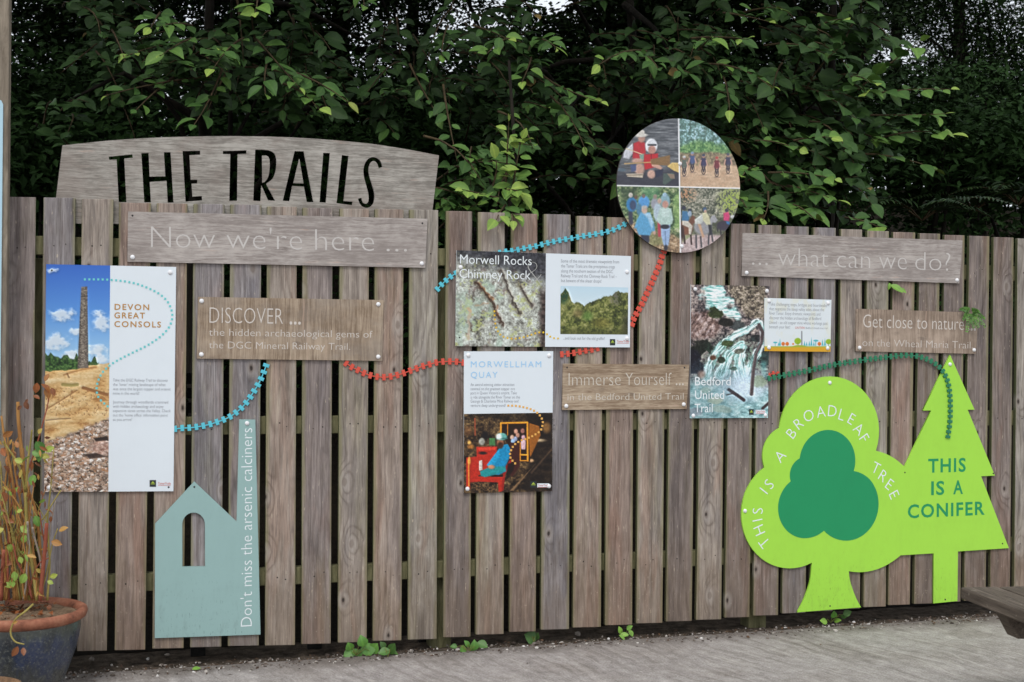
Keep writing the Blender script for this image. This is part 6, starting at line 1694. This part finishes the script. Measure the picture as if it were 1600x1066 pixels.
near_tree('cherry_tree', 'broad-leaved tree drooping behind the round panel, middle of the picture', 960, 2.0,
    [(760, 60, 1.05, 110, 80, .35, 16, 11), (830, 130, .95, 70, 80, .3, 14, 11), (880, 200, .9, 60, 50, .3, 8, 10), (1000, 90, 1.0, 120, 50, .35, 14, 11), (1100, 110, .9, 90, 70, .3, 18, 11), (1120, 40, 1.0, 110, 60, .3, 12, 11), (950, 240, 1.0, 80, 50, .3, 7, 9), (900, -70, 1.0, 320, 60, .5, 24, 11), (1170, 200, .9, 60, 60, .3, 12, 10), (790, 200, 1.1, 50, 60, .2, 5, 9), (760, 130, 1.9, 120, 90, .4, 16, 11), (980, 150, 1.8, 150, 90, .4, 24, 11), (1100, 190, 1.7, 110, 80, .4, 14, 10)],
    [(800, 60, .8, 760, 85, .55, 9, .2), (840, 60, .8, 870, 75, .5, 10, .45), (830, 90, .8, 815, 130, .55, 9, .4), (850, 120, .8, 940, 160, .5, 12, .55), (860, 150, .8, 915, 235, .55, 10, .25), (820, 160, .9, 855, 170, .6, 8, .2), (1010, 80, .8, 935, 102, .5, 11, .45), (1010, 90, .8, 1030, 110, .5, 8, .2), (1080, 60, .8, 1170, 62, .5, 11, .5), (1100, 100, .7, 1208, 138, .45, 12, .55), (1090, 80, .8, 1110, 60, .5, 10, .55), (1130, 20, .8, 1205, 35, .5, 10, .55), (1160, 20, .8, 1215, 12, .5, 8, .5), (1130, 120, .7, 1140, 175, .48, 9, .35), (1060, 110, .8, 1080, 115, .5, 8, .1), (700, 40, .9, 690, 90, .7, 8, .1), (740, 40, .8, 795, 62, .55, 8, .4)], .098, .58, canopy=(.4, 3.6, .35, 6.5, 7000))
near_tree('hazel_bush', 'round-leaved hazel bush above the right part of the fence', 1290, 1.5,
    [(1270, 130, .8, 110, 110, .35, 24, 10), (1250, 230, .75, 100, 60, .3, 20, 10), (1220, 300, .6, 80, 50, .25, 16, 9), (1340, 200, .8, 80, 70, .3, 16, 9), (1380, 60, 1.0, 60, 60, .3, 5, 9), (1320, 30, .9, 120, 60, .4, 14, 10), (1300, 290, .7, 70, 50, .25, 10, 9), (1250, -70, 1.0, 200, 60, .4, 16, 10), (1290, 180, 1.6, 130, 120, .4, 22, 10)],
    [(1340, 140, .7, 1440, 62, .5, 9, .2), (1350, 150, .7, 1490, 140, .45, 11, .3), (1360, 180, .7, 1478, 178, .45, 11, .35), (1360, 220, .7, 1485, 212, .45, 12, .35), (1330, 240, .7, 1468, 268, .5, 10, .3), (1240, 220, .6, 1300, 215, .4, 10, .5), (1180, 220, .6, 1250, 235, .4, 10, .5), (1200, 270, .5, 1305, 280, .3, 11, .55), (1230, 290, .5, 1310, 315, .25, 9, .55), (1180, 260, .5, 1160, 275, .3, 9, .45), (1200, 300, .4, 1192, 345, .15, 8, .5), (1240, 320, .4, 1275, 345, .15, 8, .45), (1320, 340, .5, 1378, 358, .25, 9, .1), (1330, 120, .7, 1360, 130, .45, 8, .4), (1280, 40, .7, 1322, 30, .45, 9, .35), (1330, 130, .7, 1352, 145, .45, 8, .3), (1150, 300, .5, 1170, 330, .25, 8, .3), (1150, 330, .4, 1130, 300, .2, 7, .3)], .108, .82, 'shrub', None, None, None, .40, .045, (3.4, 7.0, .6, 6.5, 7000))

# ---- shaded undergrowth: separate bushes filling the dark between
def bush(name, label, px, py, y, rpx, rpy, rd, n, leaf, mat, group, cat='shrub', t=(.2, .7), wid=.6, clump=26):
    c = P(px, py, y); k = (y - CAMP[1]) / F
    z = gz(c[0], y)
    root = empty(name, (c[0], y, z), label, cat, group)
    L = Leaves()
    blob(L, c, (rpx * k, rd, rpy * k), n, leaf, t, clump, wid)
    blob(L, (c[0], y, (z + c[2]) / 2), (rpx * k * .8, rd * .8, max(.2, (c[2] - z) / 2)), n // 3, leaf, t, clump, wid)
    L.build('crown', mat, root, False)
    tb = Tubes()
    for i in range(5):
        e = c + rv(.3) * np.array([rpx * k, rd, rpy * k])
        tb.add([(c[0] + RNG.uniform(-.1, .1), y + RNG.uniform(-.1, .1), z - .05), (np.array([c[0], y, z]) + e) / 2 + rv(.08), e], [.03, .02, .008], 6, False)
    tb.build('stems', BARK, root)
    for q in root.children:
        if q.name.startswith('stems'): q.name = 'trunk'
places = ['beside the tall post', 'behind the word THE on the header', 'behind the word TRAILS on the header', 'just right of the header', 'between the bright shrub and the round panel', 'right behind the round panel', 'low behind the hazel bush', 'behind the bracken', 'at the right picture edge']
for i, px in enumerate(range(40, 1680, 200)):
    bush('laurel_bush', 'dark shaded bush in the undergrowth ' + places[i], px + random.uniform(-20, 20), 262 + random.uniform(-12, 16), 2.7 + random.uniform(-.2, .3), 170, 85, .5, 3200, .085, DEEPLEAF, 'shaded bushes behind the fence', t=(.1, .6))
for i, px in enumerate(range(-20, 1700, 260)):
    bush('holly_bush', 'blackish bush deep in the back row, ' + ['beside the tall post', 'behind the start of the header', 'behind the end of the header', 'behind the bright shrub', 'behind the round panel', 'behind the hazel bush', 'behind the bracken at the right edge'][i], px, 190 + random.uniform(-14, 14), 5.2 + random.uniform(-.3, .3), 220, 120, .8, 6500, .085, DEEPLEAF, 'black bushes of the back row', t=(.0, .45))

# ---- tall trees behind, sky breaking through
GAPS = [(80, 60, 60, 80, .92), (590, 60, 110, 90, .74), (720, 70, 70, 70, .76), (862, 0, 42, 26, .10), (320, 30, 40, 30, .5), (1395, 75, 45, 45, .25), (1540, 50, 120, 130, .74)]
def thin(L):
    """lighter crowns where the sky breaks through"""
    p = np.array(L.p); c = (p - CAMP) @ CM.T
    X = 800 + F * c[:, 0] / c[:, 1]; Y = 533 - F * c[:, 2] / c[:, 1]
    keep = np.ones(len(p))
    for x, y, rx, ry, k in GAPS:
        d = np.hypot((X - x) / rx, (Y - y) / ry)
        keep = np.minimum(keep, np.where(d < 1, k + (1 - k) * np.clip((d - .6) / .4, 0, 1), 1))
    m = RNG.random(len(p)) < keep
    for k in ('p', 'a', 'n', 'l', 'w', 't'): setattr(L, k, [q for q, mm in zip(getattr(L, k), m) if mm])
def tall(name, label, px, y, ztop, crowns, n, leaf, group, mat=FARLEAF, r0=.11, t=(.1, .7), clump=22, lean=0):
    x = P(px, 300, y)[0]; z = gz(x, y)
    root = empty(name, (x, y, z), label, 'tree', group)
    L = Leaves(); tk = Tubes(); lim = []
    for (cx, cy, rx, ry, rd, fr) in crowns:
        c = P(cx, cy, y); k = (y - CAMP[1]) / F
        lim.append(c); lim.append(c + rv(.4)); lim.append(c + rv(.5))
        blob(L, c, (rx * k * 1.1, rd, ry * k * 1.1), int(n * fr * 5.0), leaf, t, clump, .62, .2, .8)
    trunk_and_limbs(tk, (x, y, z - .05), (x + lean, y, ztop), r0, lim)
    thin(L)
    L.build('crown', mat, root, False)
    tk.build('trunk', BARK, root)
GT = 'tall trees behind the fence'
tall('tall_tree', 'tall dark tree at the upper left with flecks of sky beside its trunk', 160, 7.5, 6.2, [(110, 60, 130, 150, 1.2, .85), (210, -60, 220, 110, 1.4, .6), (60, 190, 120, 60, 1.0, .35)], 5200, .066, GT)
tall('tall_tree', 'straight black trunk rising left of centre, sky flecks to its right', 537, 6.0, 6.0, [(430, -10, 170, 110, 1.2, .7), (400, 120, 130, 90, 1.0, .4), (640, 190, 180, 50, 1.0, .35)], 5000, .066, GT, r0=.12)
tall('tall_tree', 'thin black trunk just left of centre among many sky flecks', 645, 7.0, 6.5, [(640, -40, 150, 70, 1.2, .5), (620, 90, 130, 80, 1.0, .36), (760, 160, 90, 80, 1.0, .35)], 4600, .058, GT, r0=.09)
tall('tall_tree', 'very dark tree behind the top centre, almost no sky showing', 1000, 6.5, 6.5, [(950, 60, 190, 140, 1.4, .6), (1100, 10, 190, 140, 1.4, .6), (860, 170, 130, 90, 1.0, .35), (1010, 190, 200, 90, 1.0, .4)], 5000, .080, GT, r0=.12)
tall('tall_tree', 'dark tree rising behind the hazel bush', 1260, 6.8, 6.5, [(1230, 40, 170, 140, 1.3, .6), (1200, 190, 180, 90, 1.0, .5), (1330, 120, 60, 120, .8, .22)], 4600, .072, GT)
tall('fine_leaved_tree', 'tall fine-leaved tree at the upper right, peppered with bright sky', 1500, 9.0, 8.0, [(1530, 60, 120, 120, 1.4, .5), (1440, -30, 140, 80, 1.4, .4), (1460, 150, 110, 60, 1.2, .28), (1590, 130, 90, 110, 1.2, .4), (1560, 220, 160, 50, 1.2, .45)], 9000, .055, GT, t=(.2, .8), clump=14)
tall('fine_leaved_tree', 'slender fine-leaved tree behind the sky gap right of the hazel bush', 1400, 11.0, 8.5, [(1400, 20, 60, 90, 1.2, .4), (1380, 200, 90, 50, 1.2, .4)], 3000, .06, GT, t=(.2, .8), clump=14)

# ---- ferns on the bank, right
FERNM = mat_leaf('fern_leaf', [(0, (.014, .030, .012, 1)), (.6, (.032, .066, .024, 1)), (1, (.07, .13, .04, 1))], .6, .25)
def bank_fern(px, py, y, label, n=7, ln=.75):
    c = P(px, py, y)
    root = empty('bracken', tuple(c), label, 'fern', 'bracken ferns on the bank')
    L = Leaves(); tb = Tubes()
    for i in range(n):
        a = 2 * math.pi * i / n + RNG.uniform(-.3, .3)
        d = unit((math.cos(a), math.sin(a) * .7 - .25, .75)); l = ln * RNG.uniform(.75, 1.1)
        pt = lambda t: c + d * l * t + np.array([math.cos(a) * .1, math.sin(a) * .1, -.55]) * l * t * t
        tb.add([pt(t) for t in np.linspace(0, 1, 6)], list(np.linspace(.006, .0015, 6)), 4, False)
        sd = unit(np.cross(d, (0, 0, 1)))
        for j in range(22):
            t = .18 + .82 * j / 21; w = .26 * l * (1 - t) ** .75 * (.6 + .4 * min(1, (t - .1) / .2)) + .01
            ax = pt(min(1, t + .03)) - pt(t - .03)
            for s in (1, -1):
                L.add(pt(t), sd * s + unit(ax) * .45 + np.array([0, 0, -.15]), np.array([0, -.2, 1]) + rv(.12), w, .030 * l + .012 * w, RNG.uniform(.1, .95))
    L.build('frond', FERNM, root); tb.build('stalk', TWIG, root)
for px, py, y, lab in ((1440, 345, 2.2, 'bracken clump on the bank left of the fence end, lowest of the ferns'), (1520, 330, 2.8, 'bracken clump on the bank in the middle of the ferns'), (1590, 320, 2.4, 'bracken clump on the bank at the right picture edge'), (1470, 300, 3.2, 'bracken clump higher on the bank, behind the others')):
    bank_fern(px, py, y, lab)
